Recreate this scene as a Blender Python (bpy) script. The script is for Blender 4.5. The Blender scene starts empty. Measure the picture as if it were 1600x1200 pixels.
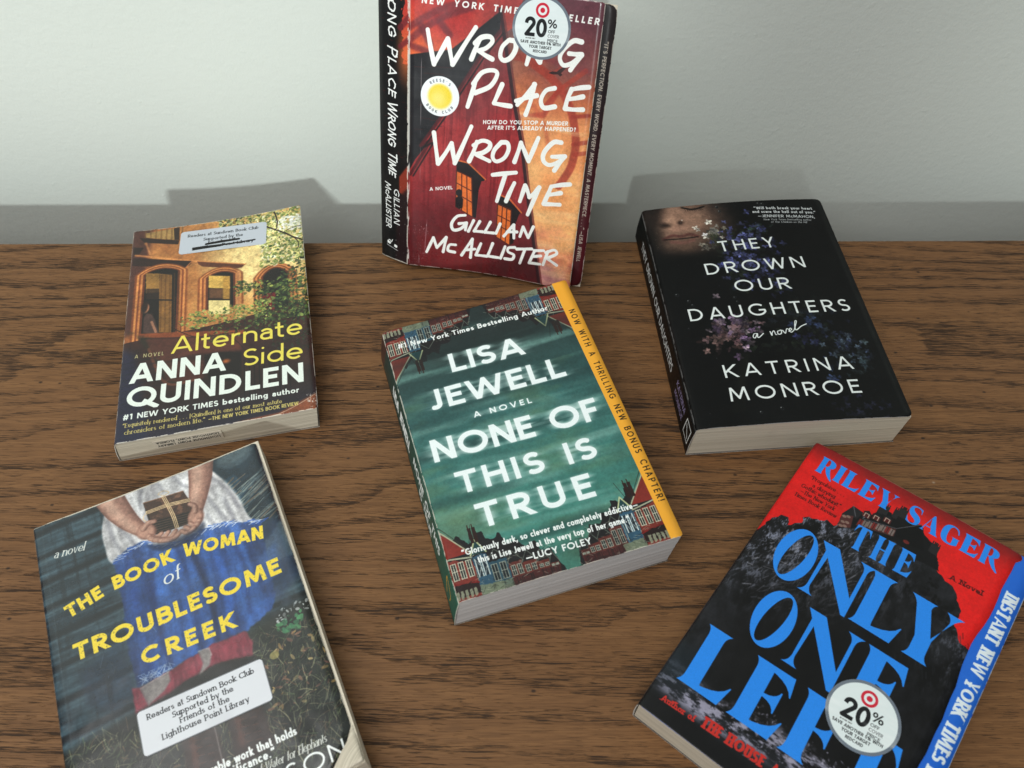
import bpy, bmesh, math, random
import numpy as np
from mathutils import Vector, Matrix

# ------------------------------------------------------------------ camera, light, exposure
scene = bpy.context.scene
COL = scene.collection

cam_data = bpy.data.cameras.new('camera')
cam_data.sensor_width = 36.0
cam_data.lens = 28.70
cam_data.dof.use_dof = True
cam_data.dof.focus_distance = 0.56
cam_data.dof.aperture_fstop = 11.0
cam_data.clip_start = 0.01
cam_data.clip_end = 50.0
camera = bpy.data.objects.new('camera', cam_data)
COL.objects.link(camera)
camera.matrix_world = (Matrix.Translation((0, 0, 0.4681)) @ Matrix.Rotation(math.radians(90 - 53.957), 4, 'X')
                       @ Matrix.Rotation(math.radians(-0.198), 4, 'Z'))
scene.camera = camera

world = bpy.data.worlds.new('World')
scene.world = world
world.use_nodes = True
bgn = world.node_tree.nodes['Background']
bgn.inputs[0].default_value = (0.95, 0.99, 1.0, 1)
bgn.inputs[1].default_value = 0.25


def lamp(name, kind, loc, target, energy, color, **kw):
    d = bpy.data.lights.new(name, kind)
    d.energy = energy
    d.color = color
    for k, v in kw.items():
        setattr(d, k, v)
    o = bpy.data.objects.new(name, d)
    COL.objects.link(o)
    o.location = loc
    o.rotation_euler = (Vector(target) - Vector(loc)).to_track_quat('-Z', 'Y').to_euler()
    return o


WALL_Y = 0.560


def window_beam(o):
    """the beam that comes in through a far window: its frame and sill cut it to shape"""
    d = o.data
    d.use_nodes = True
    nt = d.node_tree
    em = nt.nodes['Emission']
    geo = nt.nodes.new('ShaderNodeNewGeometry')
    sep = nt.nodes.new('ShaderNodeSeparateXYZ')
    nt.links.new(geo.outputs['Incoming'], sep.inputs[0])

    def m(op, x, y):
        n = nt.nodes.new('ShaderNodeMath')
        n.operation = op
        for i, v in enumerate((x, y)):
            if isinstance(v, (int, float)):
                n.inputs[i].default_value = v
            else:
                nt.links.new(v, n.inputs[i])
        return n.outputs[0]

    def ss(v, lo, hi, a, b):
        n = nt.nodes.new('ShaderNodeMapRange')
        n.interpolation_type = 'SMOOTHSTEP'
        nt.links.new(v, n.inputs['Value'])
        for k, q in (('From Min', lo), ('From Max', hi), ('To Min', a), ('To Max', b)):
            n.inputs[k].default_value = q
        return n.outputs['Result']
    side = m('DIVIDE', sep.outputs['X'], sep.outputs['Y'])     # sideways and downward slope of a ray
    drop = m('DIVIDE', sep.outputs['Z'], sep.outputs['Y'])
    D = WALL_Y - o.location.y
    sx = lambda x: (x - o.location.x) / D
    sz = lambda z: (z - o.location.z) / D
    left = ss(side, sx(-0.06), sx(0.13), 1.0, 0.06)
    right = ss(side, sx(0.31), sx(0.47), 0.0, 0.58)  # dim gap between left and right stands in for the photographer's shadow
    sill = ss(drop, sz(-0.075), sz(-0.028), 0.0, 1.0)
    nt.links.new(m('MULTIPLY', m('ADD', left, right), sill), em.inputs['Strength'])


# low daylight from a far window behind the photographer
beam = lamp('window_light', 'POINT', (-0.10, -3.6, 1.46), (0, WALL_Y, 0.1), 470, (0.93, 1.0, 0.98), shadow_soft_size=0.16)
window_beam(beam)
# broad soft light of the room, from the left and front
lamp('room_light', 'AREA', (-0.7, -0.5, 1.85), (0.0, 0.3, 0.0), 36, (1.0, 0.99, 0.97), shape='RECTANGLE', size=2.2, size_y=1.8)

scene.view_settings.view_transform = 'Standard'
scene.view_settings.look = 'None'
scene.view_settings.exposure = 0.0
scene.view_settings.gamma = 1.0
scene.view_settings.use_curve_mapping = False
scene.cycles.use_denoising = True
scene.cycles.max_bounces = 6


# ------------------------------------------------------------------ material helpers
def new_mat(name):
    m = bpy.data.materials.new(name)
    m.use_nodes = True
    nt = m.node_tree
    return m, nt, nt.nodes['Principled BSDF']


def N(nt, kind, **kw):
    n = nt.nodes.new(kind)
    for k, v in kw.items():
        setattr(n, k, v)
    return n


def link(nt, a, b):
    nt.links.new(a, b)


def mapping(nt, scale, coord='Object', loc=(0, 0, 0), rot=(0, 0, 0), src=None):
    mp = N(nt, 'ShaderNodeMapping')
    mp.inputs['Scale'].default_value = scale
    mp.inputs['Location'].default_value = loc
    mp.inputs['Rotation'].default_value = rot
    if src is None:
        tc = N(nt, 'ShaderNodeTexCoord')
        src = tc.outputs[coord]
    link(nt, src, mp.inputs['Vector'])
    return mp.outputs['Vector']


def noise(nt, vec, scale, detail=4, rough=0.55, dist=0.0):
    n = N(nt, 'ShaderNodeTexNoise')
    n.inputs['Scale'].default_value = scale
    n.inputs['Detail'].default_value = detail
    n.inputs['Roughness'].default_value = rough
    n.inputs['Distortion'].default_value = dist
    link(nt, vec, n.inputs['Vector'])
    return n.outputs['Fac']


def math_(nt, op, a, b=None, clamp=False):
    n = N(nt, 'ShaderNodeMath', operation=op, use_clamp=clamp)
    for i, v in enumerate((a, b)):
        if v is None:
            continue
        if isinstance(v, (int, float)):
            n.inputs[i].default_value = v
        else:
            link(nt, v, n.inputs[i])
    return n.outputs[0]


def smooth(nt, v, lo, hi, a=0.0, b=1.0):
    n = N(nt, 'ShaderNodeMapRange', interpolation_type='SMOOTHSTEP')
    link(nt, v, n.inputs['Value'])
    n.inputs['From Min'].default_value = lo
    n.inputs['From Max'].default_value = hi
    n.inputs['To Min'].default_value = a
    n.inputs['To Max'].default_value = b
    return n.outputs['Result']


def mix(nt, fac, a, b, mode='MIX'):
    n = N(nt, 'ShaderNodeMix', data_type='RGBA', blend_type=mode)
    if isinstance(fac, (int, float)):
        n.inputs[0].default_value = fac
    else:
        link(nt, fac, n.inputs[0])
    for i, v in ((6, a), (7, b)):
        if isinstance(v, tuple):
            n.inputs[i].default_value = (*v, 1)
        else:
            link(nt, v, n.inputs[i])
    return n.outputs[2]


def bump(nt, h, strength, dist):
    b = N(nt, 'ShaderNodeBump')
    b.inputs['Strength'].default_value = strength
    b.inputs['Distance'].default_value = dist
    link(nt, h, b.inputs['Height'])
    return b.outputs['Normal']


def oak_material():
    m, nt, p = new_mat('stained_oak')
    tc = N(nt, 'ShaderNodeTexCoord')
    src = tc.outputs['Object']
    sep = N(nt, 'ShaderNodeSeparateXYZ')
    link(nt, src, sep.inputs[0])
    # growth rings running along x, wandering slowly across the board and closing into flat-sawn arches
    warp = noise(nt, mapping(nt, (0.75, 5.0, 1), src=src, loc=(3.7, 1.3, 0)), 1.7, 2, 0.42)
    warp2 = noise(nt, mapping(nt, (7.0, 30.0, 1), src=src), 1.5, 3, 0.55)
    r = math_(nt, 'ADD', math_(nt, 'MULTIPLY', sep.outputs['Y'], 58.0),
              math_(nt, 'ADD', math_(nt, 'MULTIPLY', warp, 11.5), math_(nt, 'MULTIPLY', warp2, 0.9)))
    ring = math_(nt, 'FRACT', r)
    early = math_(nt, 'MULTIPLY', smooth(nt, ring, 0.0, 0.05), smooth(nt, ring, 0.62, 0.06))
    # short dark pore needles, crowded in the early wood of each ring
    amount = noise(nt, mapping(nt, (4, 13, 1), src=src, loc=(1, 9, 0)), 1.5, 2)
    push = math_(nt, 'ADD', math_(nt, 'MULTIPLY', early, 0.100), smooth(nt, amount, 0.36, 0.64, -0.015, 0.035))
    pores = None
    for sx, sy, rz, loc, base_thr, gain in ((34, 900, 1.8, (0, 0, 0), 0.684, 1.0), (24, 660, 0.7, (7, 3, 0), 0.720, 1.0), (58, 1300, 2.6, (2, 5, 0), 0.668, 0.95),
                                            (80, 1700, 1.2, (4, 1, 0), 0.640, 0.62), (44, 1050, -0.4, (9, 9, 0), 0.704, 0.9)):
        rot = N(nt, 'ShaderNodeMapping')
        rot.inputs['Rotation'].default_value = (0, 0, math.radians(rz))
        link(nt, src, rot.inputs['Vector'])
        v = noise(nt, mapping(nt, (sx, sy, 1), src=rot.outputs['Vector'], loc=loc), 1.0, 2.0, 0.5, 0.0)
        q = smooth(nt, math_(nt, 'ADD', v, push), base_thr, base_thr + 0.035, 0.0, gain)
        pores = q if pores is None else math_(nt, 'MAXIMUM', pores, q)
    streak = noise(nt, mapping(nt, (7, 210, 1), src=src), 1.0, 5, 0.6)
    tone = noise(nt, mapping(nt, (2.2, 8, 1), src=src), 1.5, 4)
    fine = noise(nt, mapping(nt, (50, 1500, 1), src=src, loc=(2, 2, 2)), 1.0, 3)
    base = mix(nt, smooth(nt, streak, 0.3, 0.7), (0.164, 0.077, 0.029), (0.232, 0.114, 0.045))
    base = mix(nt, smooth(nt, tone, 0.35, 0.7, 0.0, 0.5), base, (0.180, 0.087, 0.038))
    base = mix(nt, smooth(nt, fine, 0.42, 0.60, 0.0, 0.50), base, (0.092, 0.043, 0.018))
    base = mix(nt, math_(nt, 'MULTIPLY', early, 0.12), base, (0.090, 0.045, 0.021))
    base = mix(nt, math_(nt, 'MULTIPLY', pores, 0.84), base, (0.016, 0.010, 0.007))
    # flecks: dark worm dots and a few pale crumbs
    vd = N(nt, 'ShaderNodeTexVoronoi')
    vd.inputs['Scale'].default_value = 1.0
    link(nt, mapping(nt, (75, 120, 1), src=src), vd.inputs['Vector'])
    dots = smooth(nt, vd.outputs['Distance'], 0.15, 0.05)
    rnd = N(nt, 'ShaderNodeSeparateColor')
    link(nt, vd.outputs['Color'], rnd.inputs[0])
    dots = math_(nt, 'MULTIPLY', dots, math_(nt, 'GREATER_THAN', rnd.outputs[0], 0.80))
    base = mix(nt, math_(nt, 'MULTIPLY', dots, 0.85), base, (0.018, 0.011, 0.008))
    vc = N(nt, 'ShaderNodeTexVoronoi')
    link(nt, mapping(nt, (26, 34, 1), src=src, loc=(4, 4, 0)), vc.inputs['Vector'])
    vc.inputs['Scale'].default_value = 1.0
    crumbs = smooth(nt, vc.outputs['Distance'], 0.050, 0.022)
    rn2 = N(nt, 'ShaderNodeSeparateColor')
    link(nt, vc.outputs['Color'], rn2.inputs[0])
    crumbs = math_(nt, 'MULTIPLY', crumbs, math_(nt, 'GREATER_THAN', rn2.outputs[1], 0.80))
    base = mix(nt, math_(nt, 'MULTIPLY', crumbs, 0.6), base, (0.55, 0.47, 0.36))
    link(nt, base, p.inputs['Base Color'])
    rg = math_(nt, 'ADD', 0.42, math_(nt, 'MULTIPLY', pores, 0.25))
    link(nt, rg, p.inputs['Roughness'])
    p.inputs['Specular IOR Level'].default_value = 0.22
    h = math_(nt, 'SUBTRACT', math_(nt, 'MULTIPLY', streak, 0.25), pores)
    link(nt, bump(nt, h, 0.5, 0.0006), p.inputs['Normal'])
    return m


def wall_material():
    m, nt, p = new_mat('painted_plaster')
    tc = N(nt, 'ShaderNodeTexCoord')
    src = tc.outputs['Object']
    n1 = noise(nt, mapping(nt, (1, 1, 1), src=src), 150, 4, 0.55)
    n2 = noise(nt, mapping(nt, (1, 1, 1), src=src, loc=(5, 5, 5)), 430, 3, 0.5)
    spots = smooth(nt, noise(nt, mapping(nt, (1, 1, 1), src=src, loc=(9, 1, 2)), 95, 2), 0.66, 0.76)
    h = math_(nt, 'ADD', math_(nt, 'ADD', math_(nt, 'MULTIPLY', n1, 1.0), math_(nt, 'MULTIPLY', n2, 0.35)),
              math_(nt, 'MULTIPLY', spots, 0.35))
    link(nt, bump(nt, h, 0.30, 0.0010), p.inputs['Normal'])
    tone = noise(nt, mapping(nt, (1, 1, 1), src=src), 4, 3)
    link(nt, mix(nt, tone, (0.635, 0.680, 0.632), (0.675, 0.715, 0.668)), p.inputs['Base Color'])
    p.inputs['Roughness'].default_value = 0.75
    p.inputs['Specular IOR Level'].default_value = 0.25
    return m


def paper_material(name, light, dark):
    m, nt, p = new_mat(name)
    tc = N(nt, 'ShaderNodeTexCoord')
    src = tc.outputs['Object']
    lines = noise(nt, mapping(nt, (6, 6, 2600), src=src), 1.0, 3, 0.6)
    lines2 = noise(nt, mapping(nt, (2, 2, 700), src=src, loc=(3, 3, 3)), 1.0, 2, 0.6)
    blot = noise(nt, mapping(nt, (1, 1, 1), src=src), 40, 3)
    c = mix(nt, smooth(nt, lines, 0.35, 0.65), dark, light)
    c = mix(nt, smooth(nt, lines2, 0.55, 0.70, 0.0, 0.35), c, dark)
    c = mix(nt, smooth(nt, blot, 0.55, 0.8, 0.0, 0.3), c, tuple(v * 0.85 for v in dark))
    link(nt, c, p.inputs['Base Color'])
    p.inputs['Roughness'].default_value = 0.85
    p.inputs['Specular IOR Level'].default_value = 0.2
    link(nt, bump(nt, lines, 0.4, 0.0002), p.inputs['Normal'])
    return m


def plain_material(name, color, rough=0.6):
    m, nt, p = new_mat(name)
    n = noise(nt, mapping(nt, (1, 1, 1)), 220, 3)
    link(nt, mix(nt, n, tuple(v * 0.88 for v in color), color), p.inputs['Base Color'])
    p.inputs['Roughness'].default_value = rough
    return m


def print_material(name, art, rough=0.4, spec=0.3, coat=0.0, bump_s=0.12):
    """printed card: the ink pattern is painted by the Art class below"""
    img = bpy.data.images.new(name, art.W, art.H, alpha=False)
    buf = np.ones((art.H, art.W, 4), np.float32)
    buf[..., :3] = np.clip(art.a[::-1], 0, 1)
    img.pixels.foreach_set(buf.ravel())
    img.update()
    img.pack()
    m, nt, p = new_mat(name)
    t = N(nt, 'ShaderNodeTexImage')
    t.image = img
    t.interpolation = 'Cubic'
    t.extension = 'EXTEND'
    link(nt, t.outputs['Color'], p.inputs['Base Color'])
    smudge = noise(nt, mapping(nt, (1, 1, 1)), 35, 4)
    link(nt, smooth(nt, smudge, 0.3, 0.75, rough - 0.06, rough + 0.10), p.inputs['Roughness'])
    p.inputs['Specular IOR Level'].default_value = spec
    p.inputs['Coat Weight'].default_value = coat
    p.inputs['Coat Roughness'].default_value = 0.16
    wav = noise(nt, mapping(nt, (1, 1, 1), loc=(1, 2, 3)), 22, 3)
    link(nt, bump(nt, wav, bump_s, 0.004), p.inputs['Normal'])
    return m


# ------------------------------------------------------------------ ink: a small painter for printed covers (millimetres, y down)
def boxblur(m, r):
    if r < 1:
        return m
    for ax in (0, 1):
        for _ in range(3):
            pad = [(0, 0), (0, 0)]
            pad[ax] = (r + 1, r)
            c = np.cumsum(np.pad(m, pad, mode='edge'), axis=ax, dtype=np.float64)
            n = m.shape[ax]
            if ax == 0:
                m = (c[2 * r + 1:2 * r + 1 + n] - c[:n]) / (2 * r + 1)
            else:
                m = (c[:, 2 * r + 1:2 * r + 1 + n] - c[:, :n]) / (2 * r + 1)
    return m.astype(np.float32)


def hblur(m, r):
    for _ in range(2):
        c = np.cumsum(np.pad(m, ((0, 0), (r + 1, r)), mode='edge'), axis=1, dtype=np.float64)
        n = m.shape[1]
        m = (c[:, 2 * r + 1:2 * r + 1 + n] - c[:, :n]) / (2 * r + 1)
    return m.astype(np.float32)


def spline(pts, n=8):
    p = [np.array(q, float) for q in pts]
    p = [2 * p[0] - p[1]] + p + [2 * p[-1] - p[-2]]
    out = []
    for i in range(1, len(p) - 2):
        for k in range(n):
            t = k / n
            a, b, c, d = p[i - 1], p[i], p[i + 1], p[i + 2]
            out.append(0.5 * ((2 * b) + (-a + c) * t + (2 * a - 5 * b + 4 * c - d) * t * t + (-a + 3 * b - 3 * c + d) * t ** 3))
    out.append(p[-2])
    return [tuple(q) for q in out]


class Art:
    def __init__(s, w, h, ppm=6.0, base=(0.5, 0.5, 0.5), seed=1):
        s.w, s.h, s.ppm = w, h, ppm
        s.W, s.H = int(round(w * ppm)), int(round(h * ppm))
        s.a = np.empty((s.H, s.W, 3), np.float32)
        s.a[:] = base
        s.rs = np.random.RandomState(seed)
        s.X = ((np.arange(s.W) + 0.5) / ppm)[None, :].astype(np.float32)
        s.Y = ((np.arange(s.H) + 0.5) / ppm)[:, None].astype(np.float32)

    def noise(s, sx, sy, octv=4, seed=0, gain=0.55):
        rs = np.random.RandomState(seed + 77)
        out = np.zeros((s.H, s.W), np.float32)
        amp, tot = 1.0, 0.0
        for o in range(octv):
            gx, gy = s.w / sx * 2 ** o, s.h / sy * 2 ** o
            nx, ny = int(gx) + 3, int(gy) + 3
            if nx > s.W * 1.5 and ny > s.H * 1.5:
                break
            g = rs.rand(ny, nx).astype(np.float32)
            fx = np.linspace(0, gx, s.W, endpoint=False)
            fy = np.linspace(0, gy, s.H, endpoint=False)
            ix, iy = fx.astype(int), fy.astype(int)
            tx, ty = (fx - ix), (fy - iy)
            tx = (tx * tx * (3 - 2 * tx)).astype(np.float32)[None, :]
            ty = (ty * ty * (3 - 2 * ty)).astype(np.float32)[:, None]
            r0, r1 = g[iy], g[iy + 1]
            v = (r0[:, ix] * (1 - tx) + r0[:, ix + 1] * tx) * (1 - ty) + (r1[:, ix] * (1 - tx) + r1[:, ix + 1] * tx) * ty
            out += amp * v
            tot += amp
            amp *= gain
        out /= tot
        return np.clip((out - 0.5) * 1.6 + 0.5, 0, 1)

    def win(s, x0, y0, x1, y1, pad):
        j0 = max(0, int((x0 - pad) * s.ppm) - 1)
        j1 = min(s.W, int((x1 + pad) * s.ppm) + 2)
        i0 = max(0, int((y0 - pad) * s.ppm) - 1)
        i1 = min(s.H, int((y1 + pad) * s.ppm) + 2)
        return (i0, i1, j0, j1) if i1 > i0 and j1 > j0 else None

    def put(s, w, m, col, a=1.0):
        i0, i1, j0, j1 = w
        if isinstance(col, np.ndarray) and col.ndim == 3:
            col = col[i0:i1, j0:j1]
        else:
            col = np.array(col, np.float32)
        m = (m * a)[..., None]
        v = s.a[i0:i1, j0:j1]
        v += (col - v) * m

    def full(s, m, col, a=1.0):
        s.put((0, s.H, 0, s.W), np.clip(m, 0, 1), col, a)

    def polymask(s, w, contours, SS=3):
        i0, i1, j0, j1 = w
        m = np.zeros((i1 - i0, j1 - j0), np.float32)
        wd = j1 - j0
        edges = []
        for c in contours:
            c = [((x * s.ppm) - j0, (y * s.ppm) - i0) for x, y in c]
            for k in range(len(c)):
                (xa, ya), (xb, yb) = c[k], c[(k + 1) % len(c)]
                if ya != yb:
                    edges.append((xa, ya, xb, yb))
        if not edges:
            return m
        E = np.array(edges)
        lo, hi = np.minimum(E[:, 1], E[:, 3]), np.maximum(E[:, 1], E[:, 3])
        cols = np.arange(wd)
        for r in range(i1 - i0):
            for k in range(SS):
                y = r + (k + 0.5) / SS
                hit = (lo <= y) & (hi > y)
                if not hit.any():
                    continue
                e = E[hit]
                xs = np.sort(e[:, 0] + (y - e[:, 1]) / (e[:, 3] - e[:, 1]) * (e[:, 2] - e[:, 0]))
                for q in range(0, len(xs) - 1, 2):
                    a, b = xs[q], xs[q + 1]
                    ja, jb = max(0, int(a)), min(wd, int(b) + 1)
                    if jb > ja:
                        cc = cols[ja:jb]
                        m[r, ja:jb] += (np.minimum(cc + 1, b) - np.maximum(cc, a)).clip(0, 1) / SS
        return m.clip(0, 1)

    def poly(s, pts, col, a=1.0, blur=0.0, rough=0.0):
        cs = pts if isinstance(pts[0][0], (list, tuple)) else [pts]
        if rough:
            cs = [s.roughen(c, rough) for c in cs]
        xs = [p[0] for c in cs for p in c]
        ys = [p[1] for c in cs for p in c]
        w = s.win(min(xs), min(ys), max(xs), max(ys), blur * 2.5 + 0.3)
        if not w:
            return
        m = s.polymask(w, cs)
        if blur:
            m = boxblur(m, max(1, int(blur * s.ppm * 0.55)))
        s.put(w, m, col, a)

    def roughen(s, c, amp, step=1.2):
        out = []
        for k in range(len(c)):
            p, q = np.array(c[k], float), np.array(c[(k + 1) % len(c)], float)
            n = max(1, int(np.hypot(*(q - p)) / step))
            for i in range(n):
                out.append(tuple(p + (q - p) * i / n + s.rs.randn(2) * amp))
        return out

    def linemask(s, w, pts, wid, butt=False):
        i0, i1, j0, j1 = w
        X, Y = s.X[:, j0:j1], s.Y[i0:i1]
        m = np.zeros((i1 - i0, j1 - j0), np.float32)
        n = len(pts) - 1
        wid = np.broadcast_to(np.asarray(wid, float), (n + 1,)) if not np.isscalar(wid) else np.full(n + 1, wid)
        for k in range(n):
            (ax, ay), (bx, by) = pts[k], pts[k + 1]
            dx, dy = bx - ax, by - ay
            L = math.hypot(dx, dy) or 1e-6
            t = ((X - ax) * dx + (Y - ay) * dy) / L
            d = np.hypot(X - ax - dx / L * t.clip(0, L), Y - ay - dy / L * t.clip(0, L))
            rr = (wid[k] + (wid[k + 1] - wid[k]) * (t / L).clip(0, 1)) / 2
            c = (0.5 + (rr - d) * s.ppm).clip(0, 1)
            if butt and k == 0:
                c = c * (0.5 + t * s.ppm).clip(0, 1)
            if butt and k == n - 1:
                c = c * (0.5 + (L - t) * s.ppm).clip(0, 1)
            np.maximum(m, c, out=m)
        return m

    def line(s, pts, wid, col, a=1.0, blur=0.0, butt=False):
        xs = [p[0] for p in pts]
        ys = [p[1] for p in pts]
        mw = float(np.max(wid))
        w = s.win(min(xs), min(ys), max(xs), max(ys), mw / 2 + blur * 2.5 + 0.3)
        if not w:
            return
        m = s.linemask(w, pts, wid, butt)
        if blur:
            m = boxblur(m, max(1, int(blur * s.ppm * 0.55)))
        s.put(w, m, col, a)

    def ell(s, cx, cy, rx, ry, col, a=1.0, ang=0.0, blur=0.0):
        R = max(rx, ry)
        w = s.win(cx - R, cy - R, cx + R, cy + R, blur * 2.5 + 0.3)
        if not w:
            return
        i0, i1, j0, j1 = w
        X, Y = s.X[:, j0:j1] - cx, s.Y[i0:i1] - cy
        ca, sa = math.cos(ang), math.sin(ang)
        u, v = (X * ca + Y * sa) / rx, (-X * sa + Y * ca) / ry
        d = np.sqrt(u * u + v * v)
        if blur:
            m = ((1 - d) * min(rx, ry) / blur * 0.5 + 0.5).clip(0, 1)
            m = m * m * (3 - 2 * m)
        else:
            m = (0.5 + (1 - d) * min(rx, ry) * s.ppm).clip(0, 1)
        s.put(w, m.astype(np.float32), col, a)

    def scatter(s, n, box, size, cols, a=(0.6, 1.0), asp=(0.35, 0.8), ang=None, inside=None):
        """leaf- or petal-sized dabs"""
        x0, y0, x1, y1 = box
        for _ in range(n):
            x, y = s.rs.uniform(x0, x1), s.rs.uniform(y0, y1)
            if inside and not inside(x, y):
                continue
            r = s.rs.uniform(*size)
            th = s.rs.uniform(0, math.pi) if ang is None else s.rs.normal(*ang)
            c = cols[s.rs.randint(len(cols))]
            c = tuple(np.clip(np.array(c) * s.rs.uniform(0.85, 1.15), 0, 1))
            s.ell(x, y, r, r * s.rs.uniform(*asp), c, s.rs.uniform(*a), th)

    def grain(s, amp, seed=5):
        g = np.random.RandomState(seed).randn(s.H, s.W, 1).astype(np.float32) * amp
        s.a *= (1 + g)

    def wear(s, amount=1.0, col=(0.85, 0.83, 0.78), edges='LRTB', crease=None):
        """white scuffs where ink has rubbed off along the card's edges"""
        n = s.noise(6, 6, 5, 91, .7)
        d = np.full((s.H, s.W), 99.0, np.float32)
        if 'L' in edges: d = np.minimum(d, s.X + 0 * s.Y)
        if 'R' in edges: d = np.minimum(d, s.w - s.X + 0 * s.Y)
        if 'T' in edges: d = np.minimum(d, s.Y + 0 * s.X)
        if 'B' in edges: d = np.minimum(d, s.h - s.Y + 0 * s.X)
        m = (1 - d / (0.9 * amount * (0.25 + 1.6 * n))).clip(0, 1)
        s.full((m * 2).clip(0, 1) * (n > 0.35), col, 0.85)


# ------------------------------------------------------------------ lettering: skeleton alphabet drawn with a pen
def arc(cx, cy, rx, ry, a0, a1, n=None):
    n = n or max(3, int(abs(a1 - a0) / 15))
    return [(cx + rx * math.cos(math.radians(a0 + (a1 - a0) * i / n)), cy + ry * math.sin(math.radians(a0 + (a1 - a0) * i / n)))
            for i in range(n + 1)]


def glyph(ch, k):
    """(strokes, width); cap height 1, k = half the pen width"""
    X = 0.68                      # x-height
    t, b = 1 - k, k
    g = {}
    if ch == 'A': return [[(.03 + k * .5, 0), (.41, 1), (.79 - k * .5, 0)], [(.16, .29), (.66, .29)]], .82
    if ch == 'B': return [[(k, 0), (k, 1)], [(k, t), (.32, t)] + arc(.32, (t + .53) / 2, .24 - k * .3, (t - .53) / 2, 90, -90) + [(k, .53)],
                          [(k, .53), (.34, .53)] + arc(.34, (b + .53) / 2, .27 - k * .3, (.53 - b) / 2, 90, -90) + [(k, b)]], .62
    if ch == 'C': return [arc(.49, .5, .49 - k, .5 - k, 46, 314)], .84
    if ch == 'D': return [[(k, 0), (k, 1)], [(k, t), (.27, t)] + arc(.27, .5, .48 - k, .5 - k, 90, -90) + [(k, b)]], .76
    if ch == 'E': return [[(k, 0), (k, 1)], [(k, t), (.53, t)], [(k, .52), (.48, .52)], [(k, b), (.53, b)]], .54
    if ch == 'F': return [[(k, 0), (k, 1)], [(k, t), (.52, t)], [(k, .49), (.47, .49)]], .52
    if ch == 'G': return [arc(.49, .5, .49 - k, .5 - k, 46, 335) + [(.93 - k, .46), (.55, .46)]], .93
    if ch == 'H': return [[(k, 0), (k, 1)], [(.72 - k, 0), (.72 - k, 1)], [(k, .52), (.72 - k, .52)]], .72
    if ch == 'I': return [[(k, 0), (k, 1)]], 2 * k
    if ch == 'J': return [[(.44 - k, 1), (.44 - k, .26)] + arc(.20, .26, .24 - k, .26 - k, 0, -125)], .44
    if ch == 'K': return [[(k, 0), (k, 1)], [(.62, 1), (k, .38)], [(.22, .56), (.64, 0)]], .64
    if ch == 'L': return [[(k, 0), (k, 1)], [(k, b), (.50, b)]], .50
    if ch == 'M': return [[(.04 + k * .6, 0), (.13 + k * .4, 1), (.47, .20), (.81 - k * .4, 1), (.90 - k * .6, 0)]], .94
    if ch == 'N': return [[(k, 0), (k, 1)], [(k, .98), (.74 - k, .02)], [(.74 - k, 0), (.74 - k, 1)]], .74
    if ch == 'O': return [arc(.49, .5, .49 - k, .5 - k, 0, 360)], .98
    if ch == 'P': return [[(k, 0), (k, 1)], [(k, t), (.31, t)] + arc(.31, (t + .44) / 2, .27 - k * .3, (t - .44) / 2, 90, -90) + [(k, .44)]], .60
    if ch == 'Q': return [arc(.49, .5, .49 - k, .5 - k, 0, 360), [(.55, .28), (.94, -.04)]], .98
    if ch == 'R': return [[(k, 0), (k, 1)], [(k, t), (.31, t)] + arc(.31, (t + .46) / 2, .26 - k * .3, (t - .46) / 2, 90, -90) + [(k, .46)],
                          [(.27, .47), (.60, 0)]], .62
    if ch == 'S':
        r = .25 - k / 2
        return [arc(.28, .75 - k / 2, .26 - k * .7, r, 35, 270)[:-1] + arc(.28, .25 + k / 2, .28 - k * .7, r, 90, -145)], .56
    if ch == 'T': return [[(.31, 0), (.31, 1)], [(0, t), (.62, t)]], .62
    if ch == 'U': return [[(k, 1), (k, .33)] + arc(.35, .33, .35 - k, .33 - k, 180, 360) + [(.70 - k, 1)]], .70
    if ch == 'V': return [[(.02 + k * .5, 1), (.38, 0), (.74 - k * .5, 1)]], .76
    if ch == 'W': return [[(.02 + k * .4, 1), (.29, 0), (.55, .92), (.81, 0), (1.08 - k * .4, 1)]], 1.10
    if ch == 'X': return [[(.03, 1), (.66, 0)], [(.66, 1), (.03, 0)]], .69
    if ch == 'Y': return [[(.02 + k * .5, 1), (.35, .44), (.68 - k * .5, 1)], [(.35, .46), (.35, 0)]], .70
    if ch == 'Z': return [[(.04, t), (.60, t), (.03, b), (.62, b)]], .64
    if ch == 'a': return [arc(.25, X - .22, .25 - k, .22 - k, 155, 0) + [(.50 - k, 0)],
                          [(.50 - k, .40), (.24, .40)] + arc(.22, (.40 + b) / 2, .22 - k, (.40 - b) / 2, 90, 270) + arc(.27, .17, .23 - k, .17 - k, 270, 355)], .50
    if ch == 'b': return [[(k, 0), (k, 1.06)], arc(.31, X / 2, .31 - k, X / 2 - k, 0, 360)], .62
    if ch == 'c': return [arc(.31, X / 2, .31 - k, X / 2 - k, 48, 312)], .53
    if ch == 'd': return [[(.62 - k, 0), (.62 - k, 1.06)], arc(.31, X / 2, .31 - k, X / 2 - k, 0, 360)], .62
    if ch == 'e': return [[(k, X / 2 - .01), (.62 - k, X / 2 - .01)] + arc(.31, X / 2, .31 - k, X / 2 - k, 0, 318)], .62
    if ch == 'f': return [[(.15, 0), (.15, .84)] + arc(.31, .84, .16, .22 - k, 180, 85), [(0, X - k), (.32, X - k)]], .33
    if ch == 'g': return [arc(.31, X / 2, .31 - k, X / 2 - k, 0, 360), [(.62 - k, X), (.62 - k, -.08)] + arc(.32, -.08, .30 - k, .22 - k, 0, -150)], .62
    if ch == 'h': return [[(k, 0), (k, 1.06)], [(k, .38)] + arc(.29, .38, .29 - k, X - .38 - k, 180, 0) + [(.58 - k, 0)]], .58
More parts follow.
